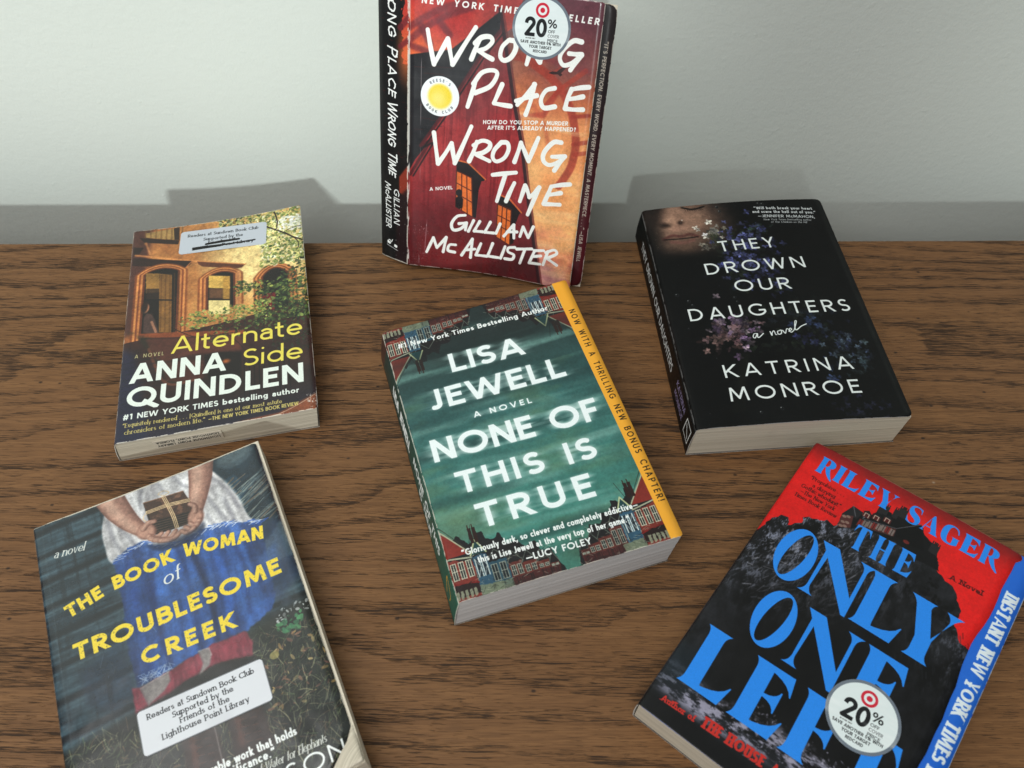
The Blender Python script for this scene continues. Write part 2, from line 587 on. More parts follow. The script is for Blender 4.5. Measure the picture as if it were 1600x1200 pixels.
    if ch == 'i': return [[(k * 1.15, 0), (k * 1.15, X)], [(k * 1.15, .93), (k * 1.15, .9301)]], 2.3 * k
    if ch == 'j': return [[(.10, X), (.10, -.25)], [(.10, .93), (.10, .9301)]], .10 + k
    if ch == 'k': return [[(k, 0), (k, 1.06)], [(.46, X), (k, .24)], [(.17, .36), (.48, 0)]], .48
    if ch == 'l': return [[(k, 0), (k, 1.06)]], 2 * k
    if ch == 'm': return [[(k, 0), (k, X)], [(k, .42)] + arc(.25, .42, .25 - k, X - .42 - k, 180, 0) + [(.50 - k, 0)],
                          [(.50 - k, .42)] + arc(.75 - k * 2, .42, .25 - k, X - .42 - k, 180, 0) + [(1.0 - 3 * k, 0)]], 1.0 - 2 * k
    if ch == 'n': return [[(k, 0), (k, X)], [(k, .40)] + arc(.28, .40, .28 - k, X - .40 - k, 180, 0) + [(.56 - k, 0)]], .56
    if ch == 'o': return [arc(.32, X / 2, .32 - k, X / 2 - k, 0, 360)], .64
    if ch == 'p': return [[(k, -.32), (k, X)], arc(.31, X / 2, .31 - k, X / 2 - k, 0, 360)], .62
    if ch == 'q': return [[(.62 - k, -.32), (.62 - k, X)], arc(.31, X / 2, .31 - k, X / 2 - k, 0, 360)], .62
    if ch == 'r': return [[(k, 0), (k, X)], [(k, .40)] + arc(.27, .40, .27 - k, X - .40 - k, 180, 70)], .36
    if ch == 's':
        r = X / 4 - k / 2
        return [arc(.21, X * .75 - k / 2, .20 - k * .7, r, 35, 270)[:-1] + arc(.21, X * .25 + k / 2, .21 - k * .7, r, 90, -145)], .42
    if ch == 't': return [[(.15, .92), (.15, .18)] + arc(.32, .18, .17, .18 - k, 180, 275), [(0, X - k), (.33, X - k)]], .35
    if ch == 'u': return [[(k, X), (k, .28)] + arc(.28, .28, .28 - k, .28 - k, 180, 360), [(.56 - k, X), (.56 - k, 0)]], .56
    if ch == 'v': return [[(.01 + k * .4, X), (.26, 0), (.51 - k * .4, X)]], .52
    if ch == 'w': return [[(.01 + k * .4, X), (.21, 0), (.39, X * .94), (.57, 0), (.77 - k * .4, X)]], .78
    if ch == 'x': return [[(.02, X), (.46, 0)], [(.46, X), (.02, 0)]], .48
    if ch == 'y': return [[(.01 + k * .4, X), (.27, .02)], [(.53 - k * .4, X), (.20, -.32)]], .54
    if ch == 'z': return [[(.02, X - k), (.42, X - k), (.02, b), (.44, b)]], .46
    if ch == '0': return [arc(.30, .5, .30 - k, .5 - k, 0, 360)], .60
    if ch == '1': return [[(.05, .78), (.26, .98), (.26, 0)]], .30 + k
    if ch == '2': return [arc(.28, .72, .27 - k, .28 - k, 165, -30) + [(.06, b), (.58, b)]], .58
    if ch == '5': return [[(.52, t), (.14, t), (.10, .54)] + arc(.28, .34, .28 - k, .34 - k, 125, -145)], .58
    if ch == '#': return [[(.16, 0), (.28, 1)], [(.44, 0), (.56, 1)], [(.02, .33), (.66, .33)], [(.06, .67), (.70, .67)]], .72
    if ch == '%': return [arc(.22, .72, .22 - k, .28 - k, 0, 360), arc(.76, .28, .22 - k, .28 - k, 0, 360), [(.22, 0), (.76, 1)]], .98
    if ch == '.': return [[(k * 1.2, k), (k * 1.2, k + .001)]], 2.4 * k
    if ch == ',': return [[(k * 1.4, k), (k * .6, -.14)]], 2.4 * k
    if ch == "'": return [[(k * 1.2, 1), (k, .78)]], 2.2 * k
    if ch == '“': return [[(k, .78), (k * 1.5, 1)], [(k * 3.4, .78), (k * 3.9, 1)]], 5 * k
    if ch == '”': return [[(k * 1.5, 1), (k, .78)], [(k * 3.9, 1), (k * 3.4, .78)]], 5 * k
    if ch == '!': return [[(k, 1), (k, .30)], [(k, k), (k, k + .001)]], 2 * k
    if ch == '?': return [arc(.22, .76, .22 - k, .24 - k, 165, -50) + [(.22, .40), (.22, .28)], [(.22, k), (.22, k + .001)]], .46
    if ch == '-': return [[(.03, .36), (.30, .36)]], .33
    if ch == '—': return [[(0, .38), (.80, .38)]], .80
    if ch == '[': return [[(.22, 1.02), (.06, 1.02), (.06, -.1), (.22, -.1)]], .24
    if ch == ']': return [[(.02, 1.02), (.18, 1.02), (.18, -.1), (.02, -.1)]], .24
    if ch == '/': return [[(0, -.05), (.4, 1.05)]], .4
    if ch == '©': return [arc(.35, .4, .35, .35, 0, 360)], .7
    return [], .30


def letters(A, txt, p0, p1=None, h=5.0, w=0.14, col=(1, 1, 1), a=1.0, wide=1.0, slant=0.0, serif=0.0, contrast=0.0, rnd=False,
            jit=0.0, mask=None, track=0.10, align='fit', gap=None, caps=None):
    """write txt from p0 towards p1 (baseline, mm); h cap height; w pen width as a share of h"""
    k = w / 2
    gl = []
    tot = 0.0
    for ch in txt:
        st, gw = glyph(ch, k / wide ** 0.0)
        if caps and ch.islower():
            st, gw = glyph(ch.upper(), k / caps)
            st = [[(x * caps, y * caps) for x, y in q] for q in st]
            gw *= caps
        if ch == ' ':
            gw = gap if gap is not None else .26 + track
        gl.append((ch, st, gw))
        tot += gw
    sx = h * wide
    n = max(1, len(txt) - 1)
    p0 = np.array(p0, float)
    if p1 is not None:
        p1 = np.array(p1, float)
        L = np.hypot(*(p1 - p0))
        d = (p1 - p0) / L
        sx = min(max((L - n * track * h) / tot, 0.80 * sx), 1.30 * sx)
        trk = (L - tot * sx) / n
        if trk < 0.05 * h:                 # too tight: condense the letters
            sx = (L - 0.05 * h * n) / tot
            trk = 0.05 * h
    else:
        d = np.array([1.0, 0.0])
        trk = track * h
        if align == 'mid':
            p0 = p0 - d * (tot * sx + trk * n) / 2
    up = np.array([d[1], -d[0]])
    x = 0.0
    r = w * h / 2
    tgt = mask if mask is not None else None
    for ch, st, gw in gl:
        if st:
            M = lambda q: p0 + d * (x + q[0] * sx + q[1] * h * slant) + up * (q[1] * h)
            ys = [q[1] for s_ in st for q in s_]
            ylo, yhi = min(ys), max(ys)
            if abs(ylo) < .03: ylo = 0.0
            if abs(yhi - 1) < .03: yhi = 1.0
            parts = []
            for s_ in st:
                s_ = list(s_)
                if jit:
                    s_ = [(qx + A.rs.randn() * jit, qy + A.rs.randn() * jit) for qx, qy in s_]
                closed = len(s_) > 8 and math.dist(s_[0], s_[-1]) < 1e-6
                # lengthen slanted ends so that the clip cuts them level
                if not rnd and not closed:
                    for e, f in ((0, 1), (-1, -2)):
                        (ex, ey), (fx, fy) = s_[e], s_[f]
                        L_ = math.hypot(ex - fx, ey - fy)
                        if L_ > .15 and (abs(ey - ylo) < .005 or abs(ey - yhi) < .005) and abs(ey - fy) > .4 * L_ and abs(ex - fx) > .02:
                            s_[e] = (ex + (ex - fx) / L_ * k * 1.2, ey + (ey - fy) / L_ * k * 1.2)
                P = [tuple(M(q)) for q in s_]
                if contrast:
                    W = []
                    for i in range(len(s_)):
                        i0, i1 = max(0, i - 1), min(len(s_) - 1, i + 1)
                        dx, dy = (s_[i1][0] - s_[i0][0]), (s_[i1][1] - s_[i0][1])
                        L_ = math.hypot(dx, dy) or 1
                        vert = abs(dy) / L_
                        f = vert ** 1.4
                        if len(s_) < 5 and abs(dx) > .12 and dy * dx > 0 and vert < .985:
                            f *= .25               # upward diagonals are thin
                        W.append(2 * r * (1 - contrast + contrast * f))
                else:
                    W = [2 * r] * len(P)
                parts.append((P, W, closed))
                if serif and not closed:
                    for e, f in ((0, 1), (-1, -2)):
                        (ex, ey), (fx, fy) = s_[e], s_[f]
                        L_ = math.hypot(ex - fx, ey - fy)
                        if L_ < .05 or abs(ey - fy) < .5 * L_:
                            continue
                        sg = 1 if ey < fy else -1
                        yy = ey + sg * r * (1 - contrast) / h
                        c = M((ex, yy))
                        hw = serif * h * .5 + r * .6
                        parts.append(([tuple(c - d * hw), tuple(c + d * hw)], [2 * r * (1 - contrast) * 1.15] * 2, False))
            xs = [q[0] for P, _, _ in parts for q in P]
            yz = [q[1] for P, _, _ in parts for q in P]
            win = A.win(min(xs), min(yz), max(xs), max(yz), r + .4)
            if win:
                i0, i1, j0, j1 = win
                m = np.zeros((i1 - i0, j1 - j0), np.float32)
                for P, W, closed in parts:
                    np.maximum(m, A.linemask(win, P, W, butt=not (rnd or closed or math.dist(P[0], P[-1]) < .02 * h and len(P) == 2)), out=m)
                if not rnd:
                    gy = (A.X[:, j0:j1] - p0[0]) * up[0] + (A.Y[i0:i1] - p0[1]) * up[1]
                    lo = ylo * h if ylo == 0 or ylo < -.2 else ylo * h - r
                    hi = yhi * h if (yhi == 1 or abs(yhi - .68) < .01 or yhi > 1.04) else yhi * h + r
                    m *= ((gy - lo) * A.ppm + .5).clip(0, 1) * ((hi - gy) * A.ppm + .5).clip(0, 1)
                if tgt is not None:
                    np.maximum(tgt[i0:i1, j0:j1], m, out=tgt[i0:i1, j0:j1])
                else:
                    A.put(win, m, col, a)
        x += gw * sx + trk
    return x


def brush(A, strokes, wid, col=(1, 1, 1), a=1.0):
    """felt-pen strokes with slightly uneven width"""
    for st in strokes:
        p = spline(st, 6) if len(st) > 2 else [st[0], tuple((np.array(st[0]) + np.array(st[1])) / 2), st[1]]
        W = wid * (1 + 0.10 * np.sin(np.linspace(0, 5, len(p)) + A.rs.rand() * 6))
        A.line(p, W, col, a)


def Q(p0, c, p1, n=6):
    return [((1 - t) ** 2 * p0[0] + 2 * t * (1 - t) * c[0] + t * t * p1[0], (1 - t) ** 2 * p0[1] + 2 * t * (1 - t) * c[1] + t * t * p1[1])
            for t in [i / n for i in range(n + 1)]]


def fat(ch):
    """bold wedge-serif display capitals: list of contours (cap height 1), width"""
    def stem(x0, x1, sl=.07, sr=.07, top=True, bot=True):
        c = []
        c += Q((x0 - sl, 0), (x0, .05), (x0, .16)) if bot else [(x0, 0)]
        c += Q((x0, .84), (x0, .95), (x0 - sl, 1)) if top else [(x0, 1)]
        c += Q((x1 + sr, 1), (x1, .95), (x1, .84)) if top else [(x1, 1)]
        c += Q((x1, .16), (x1, .05), (x1 + sr, 0)) if bot else [(x1, 0)]
        return c
    armT = lambda x0, x1, d=.30: [(x0, 1), (x1 - .02, 1)] + [(x1 + .03, 1 - d)] + Q((x1 + .01, 1 - d), (x1 - .08, .93), (x0, .925))
    armB = lambda x0, x1, d=.32: [(x0, 0), (x1 - .02, 0)] + [(x1 + .06, d)] + Q((x1 + .04, d), (x1 - .08, .08), (x0, .075))
    mid = lambda x0, x1: [(x0, .50)] + Q((x0, .50), (x1 - .05, .50), (x1 - .01, .36)) + [(x1 + .01, .36), (x1 + .01, .70), (x1 - .01, .70)] + Q((x1 - .01, .70), (x1 - .05, .555), (x0, .555))
    if ch == 'I': return [stem(.07, .33)], .40
    if ch == 'L': return [stem(.07, .34, sr=.09), armB(.07, .72)], .77
    if ch == 'E': return [stem(.07, .34, sr=0), armT(.07, .68), mid(.3, .58), armB(.07, .71)], .76
    if ch == 'F': return [stem(.07, .34, sr=.09), armT(.07, .68), mid(.3, .58)], .72
    if ch == 'T': return [stem(.24, .50, top=False), [(.03, 1), (.71, 1), (.76, .68), (.74, .68)] + Q((.74, .68), (.66, .94), (.50, .945)) + Q((.24, .945), (.08, .94), (.0, .68)) + [(-.02, .68)]], .74
    if ch == 'H': return [stem(.07, .31), stem(.53, .77), [(.2, .48), (.6, .48), (.6, .54), (.2, .54)]], .84
    if ch == 'N': return [Q((.00, 0), (.10, .03), (.115, .16)) + Q((.115, .84), (.11, .95), (.0, 1)) + [(.2, .9), (.165, .16)] + Q((.165, .16), (.18, .03), (.28, 0)),
                          [(.0, 1), (.30, 1), (.86, .22), (.86, -.02), (.79, -.02), (.0, 1)],
                          [(.795, -.02)] + Q((.795, .84), (.79, .95), (.68, 1)) + Q((.98, 1), (.865, .95), (.86, .84)) + [(.86, -.02)]], .97
    if ch == 'Y': return [Q((-.03, 1), (.05, .96), (.10, .86)) + [(.27, .36), (.27, .16)] + Q((.27, .16), (.27, .05), (.19, 0)) + Q((.62, 0), (.53, .05), (.53, .16)) + [(.53, .40)] +
                          Q((.66, .84), (.66, .94), (.56, 1)) + Q((.86, 1), (.76, .95), (.71, .86)) + [(.50, .44), (.34, .88)] + Q((.34, .88), (.34, .97), (.41, 1))], .84
    if ch == 'O':
        return [arc(.33, .5, .33, .515, 0, 360, 40), [(.33 + .155 * math.cos(a) + .07 * math.sin(a), .5 + .455 * math.sin(a)) for a in [i * math.pi / 20 for i in range(41)]]], .66
    if ch == 'R': return [stem(.07, .31, sr=.05), [(.2, 1)] + Q((.40, 1), (.74, .98), (.74, .73), 8) + Q((.74, .73), (.74, .50), (.42, .46), 8) + [(.2, .46), (.2, .52), (.36, .52)] +
                          Q((.36, .52), (.47, .54), (.47, .73)) + Q((.47, .73), (.47, .93), (.36, .945)) + [(.2, .945)],
                          [(.36, .50)] + Q((.60, .47), (.66, .20), (.90, -.14)) + [(.82, -.14)] + Q((.82, -.14), (.44, .10), (.36, .50))], .80
    if ch == 'G': return [Q((.72, .68), (.70, 1.02), (.38, 1.02), 8) + Q((.38, 1.02), (.0, 1.0), (.0, .5), 8) + Q((.0, .5), (.0, -.02), (.40, -.02), 8) + Q((.40, -.02), (.62, -.02), (.78, .10)) +
                          [(.78, .40), (.84, .44), (.44, .44), (.53, .40), (.53, .08)] + Q((.53, .08), (.27, -.02), (.27, .5), 8) + Q((.27, .5), (.27, 1.0), (.48, .95), 8) + Q((.48, .95), (.64, .9), (.68, .66))], .84
    if ch == 'A': return [[(.36, 1.0), (.43, 1.0)] + Q((.70, .14), (.74, .03), (.82, 0)) + Q((.38, 0), (.47, .03), (.46, .12)) + [(.40, .33), (.19, .33), (.17, .28), (.385, .28), (.32, .80), (.12, .12)] + Q((.12, .12), (.11, .03), (.20, 0)) + Q((-.04, 0), (.04, .03), (.08, .14))], .78
    if ch == 'S': return [Q((.52, .70), (.52, .96), (.30, .96), 8) + Q((.30, .96), (.16, .95), (.17, .82), 6) + Q((.17, .82), (.18, .72), (.36, .62), 6) + Q((.36, .62), (.60, .50), (.60, .28), 8) +
                          Q((.60, .28), (.58, -.02), (.28, -.02), 8) + Q((.28, -.02), (.14, -.02), (.02, .06), 6) + [(.0, .34), (.03, .34)] + Q((.03, .34), (.06, .04), (.28, .04), 8) +
                          Q((.28, .04), (.40, .05), (.39, .18), 6) + Q((.39, .18), (.38, .28), (.22, .36), 6) + Q((.22, .36), (.0, .48), (.0, .72), 8) + Q((.0, .72), (.02, 1.02), (.28, 1.02), 8) +
                          Q((.28, 1.02), (.42, 1.02), (.54, .95), 6) + [(.55, .70)]], .62
    return [], .30


def fat_text(A, txt, p0, p1, h, col, a=1.0, wide=1.0):
    p0, p1 = np.array(p0, float), np.array(p1, float)
    L = np.hypot(*(p1 - p0))
    d = (p1 - p0) / L
    up = np.array([d[1], -d[0]])
    g = [fat(c) for c in txt]
    tot = sum(w for _, w in g)
    sx = h * wide
    trk = (L - tot * sx) / max(1, len(txt) - 1)
    x = 0.0
    for cs, w in g:
        if cs:
            if len(cs) == 2 and txt and len(cs[0]) == 41:
                A.poly([[tuple(p0 + d * (x + q[0] * sx) + up * q[1] * h) for q in c] for c in cs], col, a)
            else:
                win = None
                P = [[tuple(p0 + d * (x + q[0] * sx) + up * q[1] * h) for q in c] for c in cs]
                xs = [q[0] for c in P for q in c]
                ys = [q[1] for c in P for q in c]
                win = A.win(min(xs), min(ys), max(xs), max(ys), .4)
                if win:
                    m = np.zeros((win[1] - win[0], win[3] - win[2]), np.float32)
                    for c in P:
                        np.maximum(m, A.polymask(win, [c]), out=m)
                    A.put(win, m, col, a)
        x += w * sx + trk


def mottle(A, amt, seed=300):
    """uneven tone of a printed photograph"""
    m = (A.noise(9, 9, 6, seed, .7) - .5) * amt * 1.4 + (A.noise(1.4, 1.4, 3, seed + 1, .7) - .5) * amt
    A.a *= (1 + m)[..., None]
    A.a[:] = np.clip(A.a, 0.012, 1)


# ------------------------------------------------------------------ cover art (mm on each cover, origin top left)
WHITE = (0.93, 0.95, 0.94)


def lerp(c0, c1, t):
    t = np.clip(t, 0, 1)[..., None]
    return np.array(c0, np.float32) * (1 - t) + np.array(c1, np.float32) * t


def art_green():
    A = Art(135.1, 205.9, 6.5, seed=3)
    t = A.Y / A.h + 0 * A.X
    A.a[:] = lerp((0.13, 0.18, 0.18), (0.20, 0.38, 0.37), (t - .12) * 3.2)
    A.full((t - .40) * 2.2, (0.25, 0.50, 0.45), .9)
    A.full((t - .84) * 4, (0.23, 0.36, 0.30), .6)
    n = A.noise(60, 9, 3, 4)
    A.full((n - .52) * 2.2, (0.46, 0.64, 0.60), .6)
    n = A.noise(40, 14, 5, 14)
    A.full((n - .55) * 2.6 * (t > .3), (0.33, 0.47, 0.36), .55)
    n = A.noise(80, 12, 2, 24)
    A.full((n - .5) * 2.0, (0.10, 0.19, 0.19), .5)
    A.ell(12, 160, 22, 9, (0.45, 0.52, 0.38), .45, -.2, 9)

    def terrace(flip):
        Y = (lambda y: 205.9 - y) if not flip else (lambda y: y)
        rs = A.rs
        F = lambda pts: [(x, Y(y)) for x, y in pts]
        dk = (0.10, 0.09, 0.10)
        # far row in the middle: dark roofs with chimneys
        base = [(0, 0), (0, 30), (9, 40), (15, 32), (18, 34), (20, 38), (24, 38), (25, 33), (30, 31), (33, 35), (36, 26), (42, 27), (45, 21), (52, 23), (54, 15), (59, 16), (61, 8),
                (64, 0), (72, 0), (74, 10), (78, 16), (82, 15), (85, 23), (92, 21), (95, 28), (100, 27), (103, 34), (108, 31), (112, 33), (113, 39), (117, 39), (118, 33), (122, 33), (127, 42), (127.5, 0)]
        A.poly(F([(x, y * (.92 if flip else 1.0)) for x, y in base]), dk, .97, 0, .25)
        for x0, x1, top, col in ((12, 21, 20, (0.20, 0.32, 0.38)), (22, 33, 18, (0.16, 0.30, 0.36)), (33, 41, 14, (0.36, 0.16, 0.14)), (41, 49, 12, (0.42, 0.18, 0.15)),
                                 (49, 56, 10, (0.40, 0.17, 0.14)), (56, 61, 7, (0.36, 0.15, 0.13)), (75, 80, 9, (0.33, 0.16, 0.14)), (80, 87, 11, (0.38, 0.17, 0.15)),
                                 (87, 95, 13, (0.40, 0.19, 0.16)), (95, 103, 17, (0.36, 0.18, 0.16)), (103, 112, 20, (0.22, 0.38, 0.48)), (112, 118, 23, (0.20, 0.33, 0.40))):
            A.poly(F([(x0, 2), (x1, 2), (x1, top), (x0, top)]), col, .9, 0, .2)
            A.poly(F([(x0, 0), (x1, 0), (x1, 5), (x0, 5)]), (0.40, 0.44, 0.37) if col[2] > .2 else (0.25, 0.12, 0.12), .85, 0, .2)
            for q in range(2):
                wx = x0 + (x1 - x0) * (.12 + .46 * q)
                ww = (x1 - x0) * .30
                A.poly(F([(wx, 6), (wx + ww, 6), (wx + ww, top - 2), (wx, top - 2)]), (0.08, 0.11, 0.13), .95)
                for z in (wx, wx + ww / 2, wx + ww):
                    A.line(F([(z, 6), (z, top - 2)]), .45, (0.62, 0.64, 0.58), .8)
                for z in (6, (top + 4) / 2, top - 2):
                    A.line(F([(wx, z), (wx + ww, z)]), .45, (0.62, 0.64, 0.58), .8)
            A.line(F([(x0 - .5, top), ((x0 + x1) / 2, top + 7), (x1 + .5, top)]), .55, (0.38, 0.42, 0.38), .75)
            for q in range(5):
                x = rs.uniform(x0, x1)
                A.line(F([(x, .5), (x, 4.5)]), .3, (0.08, 0.08, 0.08), .7)
        # tall near gable houses at both ends
        for s, x0, x1 in ((1, 0, 14), (-1, 113, 127.5)):
            e, w = (x0, x1) if s > 0 else (x1, x0)
            A.poly(F([(e, 0), (w, 0), (w, 22), (e, 26)]), (0.45, 0.17, 0.14), 1, 0, .3)
            A.poly(F([(e, 27), (w + 3 * s * 0, 27), (e, 44)]), (0.48, 0.16, 0.13), 1)
            A.line(F([(w + 1.5 * s, 25), (e, 45)]), .8, (0.66, 0.66, 0.55), 1)
            A.line(F([(w + 3.2 * s, 24), (e, 48)]), .5, (0.18, 0.2, 0.16), .8)
            A.line(F([(e, 26.5), (w, 24)]), .9, (0.62, 0.63, 0.54), 1)
            for q in range(3):
                wx = e + s * (1.2 + 4.5 * q)
                A.poly(F([(wx, 13), (wx + 2.8 * s, 12.6), (wx + 2.8 * s, 22.6), (wx, 23)]), (0.10, 0.12, 0.13), 1)
                for z in (wx, wx + 1.4 * s, wx + 2.8 * s):
                    A.line(F([(z, 12.6), (z, 23)]), .5, (0.72, 0.72, 0.64), 1)
                for z in (12.8, 18, 22.8):
                    A.line(F([(wx, z), (wx + 2.8 * s, z)]), .5, (0.72, 0.72, 0.64), 1)
            A.poly(F([(e, 2), (w, 2), (w, 9), (e, 10)]), (0.13, 0.08, 0.08), 1, 0, .2)
            A.poly(F([(e, 10), (w, 9), (w + 3 * s, 7), (e, 11.5)]), (0.45, 0.10, 0.09), 1)
            for q in range(5):
                A.poly(F([(e + s * 2.6 * q, 1), (e + s * (2.6 * q + 1.7), 1), (e + s * (2.6 * q + 1.7), 6), (e + s * 2.6 * q, 6)]), (0.55, 0.57, 0.48), .85, 0, .2)
            # blue bay next door
            b0 = w + s * .4
            A.poly(F([(b0, 5), (b0 + 8 * s, 5), (b0 + 8 * s, 24), (b0, 24)]), (0.18, 0.31, 0.39), 1, 0, .3)
            A.line(F([(b0 - .6 * s, 25), (b0 + 4 * s, 34), (b0 + 8.6 * s, 25)]), .9, (0.72, 0.76, 0.58), .95)
            A.poly(F([(b0, 25), (b0 + 4 * s, 33), (b0 + 8 * s, 25)]), (0.10, 0.26, 0.27), .9)
            for q in range(2):
                wx = b0 + s * (1 + 3.6 * q)
                A.poly(F([(wx, 11), (wx + 2.5 * s, 11), (wx + 2.5 * s, 22), (wx, 22)]), (0.11, 0.16, 0.2), 1)
                for z in (wx, wx + 2.5 * s):
                    A.line(F([(z, 11), (z, 22)]), .6, (0.80, 0.85, 0.84), .95)
                A.line(F([(wx, 11), (wx + 2.5 * s, 17), (wx, 22)]), .4, (0.75, 0.8, 0.8), .7)
            A.poly(F([(b0, 0), (b0 + 13 * s, 0), (b0 + 13 * s, 5), (b0, 6)]), (0.42, 0.46, 0.38), .9, 0, .3)
            A.line(F([(b0 - s, 27), (b0 + 4 * s, 44)]), .35, (.12, .12, .12), .8)
        for x in (16, 18.6, 113.5, 116.2):
            A.poly(F([(x, 32), (x + 2.2, 32), (x + 2.2, 42), (x, 42)]), (0.16, 0.09, 0.08), 1, 0, .1)
            A.line(F([(x + .7, 42), (x + .7, 44)]), .7, (.2, .11, .09))
        for q in range(420):
            x, y = rs.uniform(0, 127), rs.uniform(0, 22)
            if abs(x - 67) < 6:
                continue
            A.line(F([(x, y), (x + rs.uniform(-3, 3), y + rs.uniform(-1.5, 1.5))]), .3, [(0.7, 0.7, 0.62), (0.08, 0.07, 0.07), (0.06, 0.06, 0.06)][rs.randint(3)], .5)
    terrace(False)
    terrace(True)
    mottle(A, .13, 340)
    # the near-black haze under the hanging houses
    A.full((1 - np.abs(A.Y - 33) / 12) * (0 * A.X + 1), (0.10, 0.14, 0.14), .5)
    # glowing, smeared title
    M = np.zeros((A.H, A.W), np.float32)
    T = lambda s_, p0, p1, h, w=.205: letters(A, s_, p0, p1, h, w, mask=M, wide=1.06)
    T('LISA', (37.0, 50.0), (88.9, 52.0), 15.8)
    T('JEWELL', (15.8, 75.8), (108.8, 78.2), 16.2)
    T('NONE OF', (9.0, 114.4), (118.4, 116.8), 16.8)
    T('THIS IS', (18.2, 140.6), (107, 142.2), 15.6)
    T('TRUE', (24.0, 166.2), (96.5, 167.0), 16.4)
    letters(A, 'A NOVEL', (41.7, 89.8), (80.4, 91.0), 4.4, .2, mask=M)
    wob = A.noise(26, 3.4, 2, 55)
    R = boxblur(hblur(M, int(3.2 * A.ppm)), 2)
    R2 = boxblur(hblur(M, int(9 * A.ppm)), 3)
    band = np.clip((wob - .35) * 2.2, 0, 1)
    A.full(R * band * 2.0, (0.78, 0.88, 0.86), .75)
    A.full(R2 * np.clip((A.noise(40, 3.0, 2, 56) - .48) * 3, 0, 1) * 1.6, (0.66, 0.80, 0.77), .5)
    A.full(boxblur(M, 5) * .9, (0.82, 0.9, 0.88), .5)
    A.full(M, (0.93, 0.97, 0.97), .97)
    W = WHITE
    letters(A, '#1 New York Times Bestselling Author', (7.6, 18.2), (114.8, 21.4), 4.2, .20, W)
    letters(A, '“Gloriously dark, so clever and completely addictive—', (9.5, 179.9), (117, 181.4), 4.1, .19, W)
    letters(A, 'this is Lisa Jewell at the very top of her game.”', (17.1, 186.6), (109.0, 188.6), 4.1, .19, W)
    letters(A, '—LUCY FOLEY', (43.6, 193.8), (82.8, 195.1), 4.3, .2, W)
    A.grain(.025)
    # yellow side band
    A.poly([(124.6, -1), (136, -1), (136, 207), (127.4, 207)], (0.93, 0.66, 0.20))
    letters(A, 'NOW WITH A THRILLING NEW BONUS CHAPTER!', (127.9, 27), (129.9, 181.5), 4.3, .15, (0.10, 0.09, 0.05), track=.35)
    A.wear(.5, edges='LB')
    return A


def spine_green():
    A = Art(27, 205.9, 6, seed=4)
    A.a[:] = lerp((0.13, 0.20, 0.19), (0.16, 0.36, 0.30), A.Y / A.h + 0 * A.X)
    A.full((A.noise(8, 30, 4, 3) - .5) * 2, (0.3, 0.42, 0.38), .5)
    A.poly([(0, 0), (27, 0), (27, 14), (0, 10)], (0.28, 0.16, 0.14), .8, 0, .4)
    letters(A, 'LISA JEWELL', (9, 40), (9, 90), 10, .2, WHITE)
    letters(A, 'NONE OF THIS', (13, 100), (13, 168), 7, .2, WHITE)
    letters(A, 'IS TRUE', (4, 118), (4, 150), 7, .2, WHITE)
    brush(A, [[(8, 188), (19, 184), (14, 194), (8, 194)]], .9, (0.85, 0.62, 0.2))
    A.wear(.7, edges='RB')
    return A


